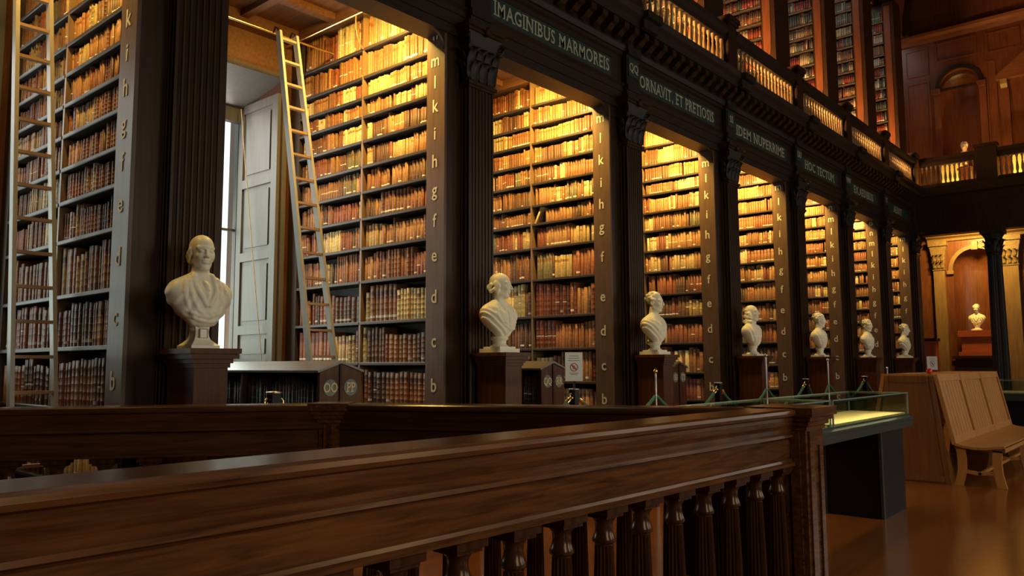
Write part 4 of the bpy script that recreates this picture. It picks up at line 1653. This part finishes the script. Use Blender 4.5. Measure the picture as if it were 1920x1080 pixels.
def newel(x, y, label, rot=0.0, w=0.14):
    r = thing('newel_post', label, 'post', (x, y, 0), 'newel posts of the stairwell')
    M = Matrix.Translation((x, y, 0)) @ Matrix.Rotation(rot, 4, 'Z')
    MB().box(-w, w, -w, w, 0, 1.075, M=M).build('shaft', 'rail_oak', r)
    for s in ((1, 0), (-1, 0), (0, 1), (0, -1)):
        m = MB()
        a = w - 0.03
        if s[0]:
            x0, x1 = sorted((s[0] * w, s[0] * (w + 0.012)))
            m.box(x0, x1, -a, -a + 0.05, 0.10, 1.07, M=M).box(x0, x1, a - 0.05, a, 0.10, 1.07, M=M).box(x0, x1, -a + 0.05, a - 0.05, 0.99, 1.07, M=M)
        else:
            y0, y1 = sorted((s[1] * w, s[1] * (w + 0.012)))
            m.box(-a, -a + 0.05, y0, y1, 0.10, 1.07, M=M).box(a - 0.05, a, y0, y1, 0.10, 1.07, M=M).box(-a + 0.05, a - 0.05, y0, y1, 0.99, 1.07, M=M)
        m.build('panel_frame', 'rail_oak', r)
    m = MB()
    for z0, z1, e in ((1.075, 1.10, 0.012), (1.10, 1.125, 0.028), (1.125, 1.15, 0.045), (1.15, 1.195, 0.062)):
        m.box(-w - e, w + e, -w - e, w + e, z0, z1, M=M)
    m.build('cap', 'rail_oak', r)
    MB().box(-w - .02, w + .02, -w - .02, w + .02, 0, 0.10, M=M).build('plinth', 'rail_oak', r)


NEAR_P, NEAR_Q = (-1.895, -1.3), (-1.725, 4.22)
stair_rail('dark polished stair balustrade filling the foreground with reeded balusters', NEAR_P, NEAR_Q, 'rail_oak', first=0.08)
newel(-1.715, 4.33, 'square panelled newel post ending the foreground balustrade', 0.0, 0.125)
CORN = (-4.13, 3.07)
stair_rail('dark balustrade across the stairwell, running to the foreground newel post', CORN, (-1.80, 4.17), 'rail_oak_b', first=0.25)
stair_rail('dark balustrade on the far side of the stairwell, in front of the leftmost bookcase', (-5.33, 1.50), (-4.16, 3.03), 'rail_oak_a', first=0.25)
newel(-4.13, 3.04, 'slim newel post where the two far balustrades meet', 0.7, 0.062)

# ------------------------------------------------------------------ glass display cases
def display_case(label, x0, x1, y0, y1, base, bed_lamp=True):
    r = thing('display_case', label, 'display case', ((x0 + x1) / 2, (y0 + y1) / 2, 0), 'glass display cases')
    m = MB()
    e = 0.03
    m.prism([(x0 - e, 0.80), (x1 + e, 0.80), (x1 + e, 0.865), (x1 + e + 0.012, 0.87), (x1 + e + 0.012, 0.895), (x1, 0.905), (x1, 0.92), (x0, 0.92), (x0, 0.905), (x0 - e - 0.012, 0.895), (x0 - e - 0.012, 0.87), (x0 - e, 0.865)], 1, y0 - e, y1 + e)
    m.build('tray', 'case_green', r)
    MB().box(x0 + 0.02, x1 - 0.02, y0 + 0.02, y1 - 0.02, 0.92, 0.935).build('display_bed', 'case_bed', r)
    g = 0.008
    zt = 1.125
    for nm, b in (('glass_pane', (x0, x0 + g, y0, y1, 0.92, zt)), ('glass_pane', (x1 - g, x1, y0, y1, 0.92, zt)), ('glass_pane', (x0 + g, x1 - g, y0, y0 + g, 0.92, zt)), ('glass_pane', (x0 + g, x1 - g, y1 - g, y1, 0.92, zt)), ('glass_pane', (x0, x1, y0, y1, zt, zt + g))):
        MB().box(*b).build(nm, 'glass', r)
    m = MB()
    q = 0.006
    for x in (x0, x1):
        for y in (y0, y1):
            m.box(x - q, x + q, y - q, y + q, 0.92, zt + g)
    for x in (x0, x1):
        m.box(x - q, x + q, y0, y1, zt, zt + q * 1.6)
    for y in (y0, y1):
        m.box(x0, x1, y - q, y + q, zt, zt + q * 1.6)
    m.build('glass_edge', 'plate_green', r)
    MB().box(x0 + 0.03, x1 - 0.03, base[0], base[1], 0.0, 0.80).build('base', 'black_metal', r)
    for xx in (x0 + 0.03, x1 - 0.03):
        MB().box(xx - 0.012, xx + 0.012, base[0] - 0.012, base[0] + 0.03, 0, 0.80).build('base_trim', 'case_green', r)
    if bed_lamp:
        MB().box(x1 - 0.03, x1 - 0.012, y0 + 0.1, y1 - 0.1, zt - 0.016, zt - 0.002).build('lamp_strip', 'case_green', r)
    return r


display_case('glass display case with a lit yellow bed behind the newel post', -2.80, -2.23, 6.50, 8.66, (7.80, 8.55))
display_case('second glass display case, mostly hidden behind the foreground handrail', -2.80, -2.23, 4.75, 6.44, (4.95, 5.60))
display_case('distant display case on a black base beyond the settle', -2.62, -1.30, 15.3, 16.3, (15.32, 16.28))
for y0, y1, w in ((6.6, 8.55, 9.0), (4.85, 6.35, 6.0)):
    area('case_lamp', (-2.262, (y0 + y1) / 2, 1.10), (-2.60, (y0 + y1) / 2, 0.93), 0.02, y1 - y0, w, (1.0, 0.80, 0.42)).rotation_euler = (0, math.radians(55), 0)

# ------------------------------------------------------------------ back-to-back settle
def settle():
    ya, yb = 10.52, 14.30
    cx = -2.68
    r = thing('settle', 'pale oak back-to-back settle with tall slatted back and solid end panel', 'bench', (cx, (ya + yb) / 2, 0))
    tz = 1.27
    tr = [(-3.09, 0.0), (-2.27, 0.0), (-2.41, tz), (-2.95, tz)]
    MB().prism(tr, 1, ya, ya + 0.03).build('end_panel', 'settle_panel', r)
    m = MB()
    m.prism([(-3.09, 0), (-3.03, 0), (-2.905, tz), (-2.95, tz)], 1, ya - 0.014, ya)
    m.prism([(-2.33, 0), (-2.27, 0), (-2.41, tz), (-2.455, tz)], 1, ya - 0.014, ya)
    m.box(-3.02, -2.34, ya - 0.014, ya, 0.02, 0.09)
    m.box(-2.90, -2.46, ya - 0.014, ya, tz - 0.075, tz)
    m.build('end_frame', 'settle_panel', r)
    MB().prism(tr, 1, yb - 0.03, yb).build('end_panel', 'settle_panel', r)
    MB().box(-2.96, -2.40, ya - 0.015, yb, tz, tz + 0.022).build('top_board', 'settle_oak', r)
    for s in (1, -1):
        def X(x):
            return cx + s * (x - cx)

        def pnt(t, off=0.0):
            return Vector((X(-2.225 - 0.165 * t + off), 0, 0.47 + 0.82 * t))
        n3 = 3
        for j in range(n3):
            y0 = ya + (yb - ya) * j / n3
            y1 = ya + (yb - ya) * (j + 1) / n3
            for y in (y0 + 0.035, y1 - 0.035):
                MB().bar(pnt(0) + Vector((0, y, 0)), pnt(1) + Vector((0, y, 0)), 0.065, 0.045, (1, 0, 0)).build('back_stile', 'settle_oak', r)
            for t in (0.055, 0.945):
                c = pnt(t)
                MB().bar(c + Vector((0, y0 + 0.068, 0)), c + Vector((0, y1 - 0.068, 0)), 0.036, 0.09, (-0.19 * s, 0, 1)).build('back_rail', 'settle_oak', r)
            k = 7
            for q in range(k):
                y = y0 + 0.09 + (y1 - y0 - 0.18) * (q + 0.5) / k
                MB().bar(pnt(0.10, -0.006 * s) + Vector((0, y, 0)), pnt(0.90, -0.006 * s) + Vector((0, y, 0)), (y1 - y0 - 0.18) / k - 0.014, 0.018, (1, 0, 0)).build('slat', 'settle_oak', r)
        # dished seat boards along the length
        sx = [(-2.225, 0.487), (-2.13, 0.462), (-2.02, 0.450), (-1.90, 0.452), (-1.79, 0.470), (-1.715, 0.478)]
        for (xa, za), (xb, zb) in zip(sx, sx[1:]):
            A, B = X(xa), X(xb)
            MB().prism([(A, za), (B, zb), (B, zb - 0.028), (A, za - 0.028)], 1, ya, yb).build('seat_board', 'settle_oak', r)
        for y in (ya + 0.02, (ya + yb) / 2, yb - 0.08):
            m = MB()
            bot = [(X(-2.225), 0.42)] + [(X(a), b - 0.030) for a, b in sx] + [(X(-1.715), 0.40)]
            m.prism(bot, 1, y, y + 0.045)
            m.build('seat_bracket', 'settle_panel', r)
            for xs_ in ([(-1.790, 0.42), (-1.800, 0.30), (-1.795, 0.17), (-1.775, 0.06), (-1.760, 0.0)], [(-2.165, 0.42), (-2.155, 0.30), (-2.160, 0.17), (-2.185, 0.06), (-2.205, 0.0)]):
                L_ = [(X(x + 0.046), z) for x, z in xs_] + [(X(x - 0.046), z) for x, z in xs_[::-1]]
                MB().prism(L_, 1, y, y + 0.05).build('leg', 'settle_oak', r)
            st = [(X(-2.15), 0.19), (X(-1.98), 0.165), (X(-1.81), 0.19), (X(-1.81), 0.15), (X(-1.98), 0.125), (X(-2.15), 0.15)]
            MB().prism(st, 1, y + 0.01, y + 0.04).build('stretcher', 'settle_oak', r)
        MB().box(*sorted((X(-1.995), X(-1.965))), ya + 0.03, yb - 0.05, 0.13, 0.16).build('long_stretcher', 'settle_oak', r)
        MB().box(*sorted((X(-1.735), X(-1.715))), ya + 0.07, yb - 0.05, 0.40, 0.46).build('seat_apron', 'settle_oak', r)
    return r


settle()
kn = MB().lathe([(0.0, 0), (0.022, 0.004), (0.034, 0.022), (0.036, 0.036), (0.030, 0.056), (0.014, 0.068), (0.0, 0.070)], (-2.47, 10.62, 1.293), 14).build('red_ball', 'red_gloss')
tag(kn, 'small glossy red ball resting on top of the settle', 'ball')

# ------------------------------------------------------------------ end wall and end gallery
YE = Y1


def arched_wall(x0, x1, z0, z1, cx, r, zb, zs, y, depth):
    """wall panel with an arched niche: opening cx+-r from zb to springing zs, recessed by depth"""
    m = MB()
    n = 20
    m.box(x0, cx - r, y, y + 0.2, z0, z1)
    m.box(cx + r, x1, y, y + 0.2, z0, z1)
    m.box(cx - r, cx + r, y, y + 0.2, z0, zb)
    arc = [(cx + r * math.cos(t), zs + r * math.sin(t)) for t in [PI * j / n for j in range(n + 1)]]
    top = arc + [(cx - r, z1), (cx + r, z1)]
    for (xa, za), (xb, zb_) in zip(arc, arc[1:]):
        m.prism([(xa, za), (xb, zb_), (xb, z1), (xa, z1)], 1, y, y + 0.2)
    # curved niche back
    k = 12
    vs = []
    for zz in (zb, zs):
        for j in range(k + 1):
            t = PI * j / k
            vs.append((cx + r * math.cos(t), y + 0.02 + depth * math.sin(t), zz))
    m.add(vs, [(j, j + 1, k + 1 + j + 1, k + 1 + j) for j in range(k)], True)
    # half dome
    vs, fs = [], []
    L_ = 8
    for q in range(L_ + 1):
        ph = PI / 2 * q / L_
        for j in range(k + 1):
            t = PI * j / k
            vs.append((cx + r * math.cos(t) * math.cos(ph), y + 0.02 + depth * math.sin(t) * math.cos(ph), zs + r * math.sin(ph)))
    for q in range(L_):
        for j in range(k):
            a = q * (k + 1) + j
            fs.append((a, a + 1, a + k + 2, a + k + 1))
    m.add(vs, fs, True)
    vs = [(cx + r * math.cos(PI * j / k), y + 0.02 + depth * math.sin(PI * j / k), zb) for j in range(k + 1)]
    m.add(vs, [tuple(range(k + 1))])
    return m


NX, NR = -4.66, 0.60
w_end = struct('wall_back', arched_wall(-9.5, XR + 0.2, 0, 6.02, NX, NR, 1.60, 4.14, YE, 0.5), 'mahogany', 'mahogany end wall with an arched niche below the gallery')
struct('wall_back_upper', arched_wall(-9.5, XR + 0.2, 6.02, 16.7, -4.81, 0.53, 7.0, 9.66, YE, 0.42), 'mahogany', 'dark red panelled end wall with an arched niche above the gallery')
struct('wall_back_outer', MB().box(-9.5, XR + 0.2, YE + 0.62, YE + 0.7, 0, 16.7), 'dark_oak')


def arch_band(cx, r, zs, y, mat, parent, w=0.10, name='arch_moulding'):
    n = 24
    a = [(cx + r * math.cos(PI * j / n), zs + r * math.sin(PI * j / n)) for j in range(n + 1)]
    b = [(cx + (r + w) * math.cos(PI * j / n), zs + (r + w) * math.sin(PI * j / n)) for j in range(n + 1)]
    m = MB()
    for j in range(n):
        m.prism([a[j], a[j + 1], b[j + 1], b[j]], 1, y - 0.06, y)
    m.build(name, mat, parent)


arch_band(NX, NR, 4.14, YE, 'gilt_oak', w_end, 0.11)
MB().box(NX - NR - 0.16, NX - NR + 0.02, YE - 0.07, YE, 4.03, 4.14).build('impost', 'gilt_oak', w_end)
MB().box(NX + NR - 0.02, NX + NR + 0.16, YE - 0.07, YE, 4.03, 4.14).build('impost', 'gilt_oak', w_end)
MB().box(NX - 0.08, NX + 0.08, YE - 0.11, YE, 4.70, 4.94).build('keystone', 'gilt_oak', w_end)
m = MB().prism([(YE, 5.02), (YE - 0.06, 5.02), (YE - 0.08, 5.09), (YE - 0.20, 5.14), (YE - 0.24, 5.24), (YE, 5.24)], 0, -5.9, 2.5)
m.build('cornice', 'gilt_oak', w_end)
MB().box(-5.9, 2.5, YE - 0.03, YE, 5.24, 5.5).build('frieze', 'gilt_oak', w_end)
for z0, z1 in ((0, 0.25), (1.48, 1.60)):
    MB().box(-5.4, -3.4, YE - 0.05, YE, z0, z1).build('dado_rail', 'mahogany_x', w_end)
wu = bpy.data.objects['wall_back_upper']
arch_band(-4.81, 0.53, 9.66, YE, 'dark_oak', wu, 0.10)
for s in (-1, 1):
    x = -4.81 + s * 0.60
    MB().box(x - 0.09, x + 0.09, YE - 0.06, YE, 7.0, 9.50).build('niche_pilaster', 'mahogany', wu)
    MB().prism([(x - 0.09, 9.50), (x + 0.09, 9.50), (x + 0.10, 9.60), (x + 0.10, 9.66), (x - 0.14, 9.66), (x - 0.14, 9.60)], 1, YE - 0.12, YE).build('niche_capital', 'mahogany', wu)
MB().prism([(YE, 11.18), (YE - 0.06, 11.18), (YE - 0.10, 11.30), (YE - 0.22, 11.36), (YE - 0.24, 11.44), (YE, 11.44)], 0, -6.4, 3.3).build('cornice', 'mahogany_x', wu)
MB().box(-5.34, -4.28, YE - 0.02, YE + 0.1, 9.60, 9.66).build('niche_shelf', 'dark_oak', wu)
# panel frames on the upper end wall and the pedimented door beyond the niche
for x0, x1, z0, z1 in ((-6.25, -5.60, 7.2, 10.0), (-6.25, -5.60, 10.2, 11.05), (-4.05, -3.2, 10.45, 11.05), (-5.4, -4.3, 10.5, 11.1), (-4.10, -3.85, 7.2, 10.2)):
    m = MB()
    m.box(x0, x0 + 0.04, YE - 0.03, YE, z0, z1).box(x1 - 0.04, x1, YE - 0.03, YE, z0, z1).box(x0 + 0.04, x1 - 0.04, YE - 0.03, YE, z0, z0 + 0.04).box(x0 + 0.04, x1 - 0.04, YE - 0.03, YE, z1 - 0.04, z1)
    m.build('panel_moulding', 'mahogany', wu)
MB().prism([(-3.85, 9.55), (-2.2, 9.55), (-2.2, 9.66), (-3.02, 10.30), (-3.85, 9.66)], 1, YE - 0.20, YE).build('door_pediment', 'mahogany_x', wu)
MB().box(-3.78, -3.55, YE - 0.10, YE, 7.0, 9.25).build('door_jamb', 'mahogany', wu)
MB().prism([(YE, 9.54), (YE - 0.18, 9.54), (YE - 0.16, 9.40), (YE - 0.08, 9.30), (YE - 0.09, 9.18), (YE, 9.14)], 0, -3.75, -3.58).build('door_console', 'gilt_oak', wu)


def flat_pilaster(x0, x1, label):
    xc = (x0 + x1) / 2
    r = thing('end_pilaster', label, 'pilaster', (xc, YE, 0), 'pilasters of the end wall')
    MB().box(x0, x1, YE - 0.12, YE, 0.35, 4.20).build('shaft', 'gilt_oak', r)
    MB().box(x0 - 0.05, x1 + 0.05, YE - 0.16, YE, 0, 0.35).build('base', 'mahogany', r)
    m = MB()
    m.prism([(x0, 4.20), (x1, 4.20), (x1 + 0.03, 4.60), (x1 + 0.08, 4.88), (x0 - 0.08, 4.88), (x0 - 0.03, 4.60)], 1, YE - 0.15, YE)
    m.box(x0 - 0.10, x1 + 0.10, YE - 0.20, YE, 4.88, 5.02)
    m.box(x0 - 0.02, x1 + 0.02, YE - 0.14, YE, 4.16, 4.20)
    c = m.build('capital', 'carving_gilt', r)
    n = 3
    for row, z in ((0, 4.21), (1, 4.42)):
        for j in range(n):
            lo = put('acanthus_leaf', LEAF_G, c, (x0 + (x1 - x0) * (j + 0.5) / n - xc, -0.14, z))
            lo.rotation_euler = (0, 0, -PI / 2)


LEAF_G = LEAF1.copy()
LEAF_G.materials.clear()
LEAF_G.materials.append(MATS['carving_gilt'])
flat_pilaster(-5.76, -5.46, 'gilt-toned end wall pilaster to the left of the arched niche')
flat_pilaster(-4.00, -3.60, 'gilt-toned end wall pilaster to the right of the arched niche')

# chest and bust in the niche
ch = thing('niche_chest', 'red mahogany plinth chest in the arched end niche', 'chest', (-4.66, YE - 0.1, 1.60))
MB().box(-5.14, -4.18, YE - 0.50, YE + 0.30, 1.62, 1.74).build('base', 'chest_red', ch)
MB().box(-5.06, -4.26, YE - 0.44, YE + 0.25, 1.74, 2.16).build('body', 'chest_red', ch)
MB().box(-5.14, -4.18, YE - 0.50, YE + 0.30, 2.16, 2.34).build('lid', 'chest_red', ch)
tb = thing('niche_table', 'dark table below the red plinth chest', 'table', (-4.66, YE - 0.3, 0))
MB().box(-5.30, -4.02, YE - 0.56, YE - 0.06, 1.54, 1.62).build('top', 'dark_oak', tb)
MB().box(-5.22, -4.10, YE - 0.50, YE - 0.06, 0.0, 1.54).build('body', 'dark_oak', tb)
bust(4, 0.0, 0.0, 1, 'small marble bust standing on the red chest in the end niche', (-4.70, YE - 0.12, 2.341), 0.95, -PI / 2)
gp = thing('gallery_pedestal', 'dark pedestal behind the end gallery parapet', 'pedestal', (-4.50, 24.5, 6.02))
MB().box(-4.64, -4.36, 24.36, 24.64, 6.02, 6.74).build('shaft', 'mahogany', gp)
MB().box(-4.68, -4.32, 24.32, 24.68, 6.74, 6.80).build('cap', 'mahogany', gp)
bust(2, 0.0, 0.0, 1, 'pale bust whose head shows above the end gallery parapet', (-4.50, 24.5, 6.801), 0.95, -PI / 2)
cab = thing('side_cabinet', 'tall narrow reddish cabinet beside the last alcove', 'cabinet', (-5.55, 24.2, 0))
MB().box(-5.72, -5.40, 24.0, 24.4, 0, 2.02).build('body', 'chest_red', cab)
MB().box(-5.76, -5.36, 23.96, 24.44, 2.02, 2.10).build('cornice', 'dark_oak', cab)
MB().box(-5.70, -5.42, 23.985, 24.0, 0.1, 1.95).build('door', 'chest_red', cab)

# cross gallery: beam, floor, black column, parapet
YG = 22.95
m = MB().box(-5.83, XR, YG, YG + 0.35, 4.80, 5.56)
m.box(-5.83, XR, YG + 0.35, YE, 5.50, 6.02)
m.prism([(YG, 5.56), (YG - 0.06, 5.62), (YG - 0.06, 5.80), (YG - 0.22, 5.82), (YG - 0.26, 6.02), (YG + 0.4, 6.02), (YG + 0.4, 5.5)], 0, -5.6, XR)
struct('trim_4', m, 'dark_oak', 'black looking beam and floor of the end gallery')


def column(x, y, label):
    r = thing('column', label, 'column', (x, y, 0), 'columns under the end gallery')
    m = MB()
    n = 20
    vs = []
    for z, rr in ((0.35, 0.19), (1.6, 0.187), (4.15, 0.160)):
        for i in range(2 * n):
            t = PI * i / n
            q = rr * (1.0 if i % 2 else 0.92)
            vs.append((x + q * math.cos(t), y + q * math.sin(t), z))
    m.add(vs, [(k * 2 * n + i, k * 2 * n + (i + 1) % (2 * n), (k + 1) * 2 * n + (i + 1) % (2 * n), (k + 1) * 2 * n + i) for k in range(2) for i in range(2 * n)])
    m.build('shaft', 'foliage_carving', r)
    m = MB().box(x - 0.27, x + 0.27, y - 0.27, y + 0.27, 0, 0.2)
    m.lathe([(0.26, 0.2), (0.27, 0.24), (0.22, 0.28), (0.23, 0.32), (0.19, 0.35)], (x, y, 0), 20)
    m.build('base', 'dark_oak', r)
    c = MB().lathe([(0.165, 4.15), (0.185, 4.17), (0.165, 4.19), (0.17, 4.45), (0.21, 4.62), (0.27, 4.70)], (x, y, 0), 20).build('capital', 'foliage_carving', r)
    for row, me, z, off in ((0, LEAF1, 4.20, 0), (1, LEAF2, 4.24, PI / 8)):
        for j in range(8):
            t = 2 * PI * j / 8 + off
            lo = put('acanthus_leaf', me, c, (0.16 * math.cos(t), 0.16 * math.sin(t), z))
            lo.rotation_euler = (0, 0, t)
    MB().box(x - 0.26, x + 0.26, y - 0.26, y + 0.26, 4.70, 4.80).build('abacus', 'foliage_carving', r)


column(-3.72, YG + 0.18, 'black fluted column carrying the end gallery')
yc = YG + 0.02
for x0, x1, lab in ((-5.30, -3.98, 'end gallery parapet of turned balusters over the arched niche'), (-3.48, -2.10, 'end gallery parapet section to the right of the black column')):
    r = thing('end_gallery_balustrade', lab, 'balustrade', (x0, yc, 6.02), 'end gallery parapets')
    MB().box(x0, x1, yc - 0.09, yc + 0.09, 6.02, 6.15).build('bottom_rail', 'dark_oak', r)
    MB().prism([(yc - 0.06, 6.65), (yc - 0.06, 6.74), (yc - 0.11, 6.79), (yc - 0.11, 6.88), (yc + 0.11, 6.88), (yc + 0.11, 6.79), (yc + 0.06, 6.74), (yc + 0.06, 6.65)], 0, x0, x1).build('top_rail', 'dark_oak', r)
    for j in range(12):
        put('baluster', BAL, r, ((x1 - x0) * (j + 0.5) / 12, 0, 0.13))
r = thing('end_gallery_post', 'broad dark post of the end gallery parapet above the black column', 'post', (-3.73, yc, 6.02))
MB().box(-3.97, -3.49, yc - 0.13, yc + 0.13, 6.02, 6.94).build('shaft', 'dark_oak', r)
MB().box(-4.0, -3.46, yc - 0.17, yc + 0.17, 6.94, 7.02).build('cap', 'dark_oak', r)

# ------------------------------------------------------------------ lamps
def shelf_lamp(i, power):
    a, b = alcove(i)
    yc = b - 0.62
    r = thing('alcove_lamp', 'strip lamp behind the lintel of the %s alcove from the left' % ORD[i + 1], 'lamp', (-6.02, yc, 5.30), 'strip lamps of the alcoves')
    MB().prism([(-6.10, 5.30), (-6.05, 5.42), (-5.95, 5.42), (-5.90, 5.30), (-5.92, 5.30), (-5.965, 5.40), (-6.04, 5.40), (-6.08, 5.30)], 1, yc - 0.5, yc + 0.5).build('housing', 'black_metal', r)
    MB().tube([(-6.0, yc - 0.47, 5.36), (-6.0, yc + 0.47, 5.36)], 0.014, 8).build('tube', 'lamp_tube', r)
    area('alcove_ceiling_fill', (-5.98, yc, 5.14), (-6.6, yc - 0.3, 5.6), 0.8, 0.06, power * 0.10, WARM)  # added fill for the alcove ceiling, no fixture of its own
    l = area('alcove_lamp_light', (-6.0, yc, 5.29), (-6.12, yc + 0.36, 4.3), 0.9, 0.12, power, WARM)


for i in range(8):
    shelf_lamp(i, (70, 175, 200, 190, 175, 160, 145, 120)[i])


def gallery_lamp(i, power):
    a, b = alcove(i)
    yc = (a + b) / 2
    r = thing('gallery_lamp', 'low orange lamp on the gallery floor above the %s alcove' % ORD[i + 1], 'lamp', (-6.15, yc, 6.02), 'gallery floor lamps')
    MB().box(-6.25, -6.05, yc - 0.95, yc + 0.95, 6.02, 6.10).build('housing', 'black_metal', r)
    MB().tube([(-6.15, yc - 0.9, 6.12), (-6.15, yc + 0.9, 6.12)], 0.014, 8).build('tube', 'bulb_warm', r)
    area('gallery_lamp_light', (-6.15, yc, 6.15), (-6.20, yc + 0.5, 7.6), 0.12, 1.8, power, AMBER).rotation_euler = (math.radians(155), 0, 0)


for i in range(2, 8):
    gallery_lamp(i, 300)
lp = thing('end_lamp', 'warm lamp under the end gallery', 'lamp', (-4.6, 24.6, 5.5))
MB().lathe([(0.02, 5.5), (0.10, 5.48), (0.12, 5.42), (0.08, 5.38)], (-4.6, 24.6, 0), 14).build('shade', 'brass', lp)
area('end_lamp_light', (-4.6, 24.6, 5.36), (-4.66, 26.0, 3.6), 0.5, 0.3, 150, WARM)
lp = thing('end_gallery_lamp', 'warm strip lamp along the floor of the end gallery', 'lamp', (-4.3, 24.9, 6.02))
MB().box(-5.4, -2.4, 24.86, 24.94, 6.02, 6.08).build('housing', 'black_metal', lp)
area('end_gallery_lamp_light', (-3.9, 24.96, 6.10), (-3.9, 25.5, 6.85), 2.9, 0.05, 75, WARM)
MB().box(-5.2, -2.6, 23.46, 23.54, 6.02, 6.08).build('housing', 'black_metal', lp)  # added box, invented as a fixture for the bust fill
area('end_gallery_bust_fill', (-3.9, 23.5, 6.10), (-3.9, 25.6, 8.0), 2.4, 0.06, 38, ORANGE)  # added fill to brighten the gallery bust and the wall behind
for q, (x0, x1) in enumerate(((-5.35, -4.75), (-4.30, -3.95), (-3.55, -2.9))):  # added pale boxes, invented to show as bright patches between the balusters
    g = thing('gallery_backing_box', ('pale box added for brightness behind the end gallery parapet, nearest the side gallery', 'pale box added for brightness behind the end gallery parapet, beside the black column', 'pale box added for brightness behind the parapet section beyond the black column')[q], 'backing box', ((x0 + x1) / 2, 25.6, 6.02), 'added pale boxes on the end gallery')
    MB().box(x0, x1, 25.5, 25.8, 6.02, 7.26).build('body', 'case_bed', g)
    MB().box(x0 - 0.03, x1 + 0.03, 25.46, 25.83, 7.26, 7.30).build('top', 'gilt_oak', g)
    for k in range(2):
        xa = x0 + (x1 - x0) * k / 2
        MB().box(xa + 0.02, xa + (x1 - x0) / 2 - 0.02, 25.485, 25.5, 6.08, 7.20).build('door', 'case_bed', g)  # front panels of the added pale box
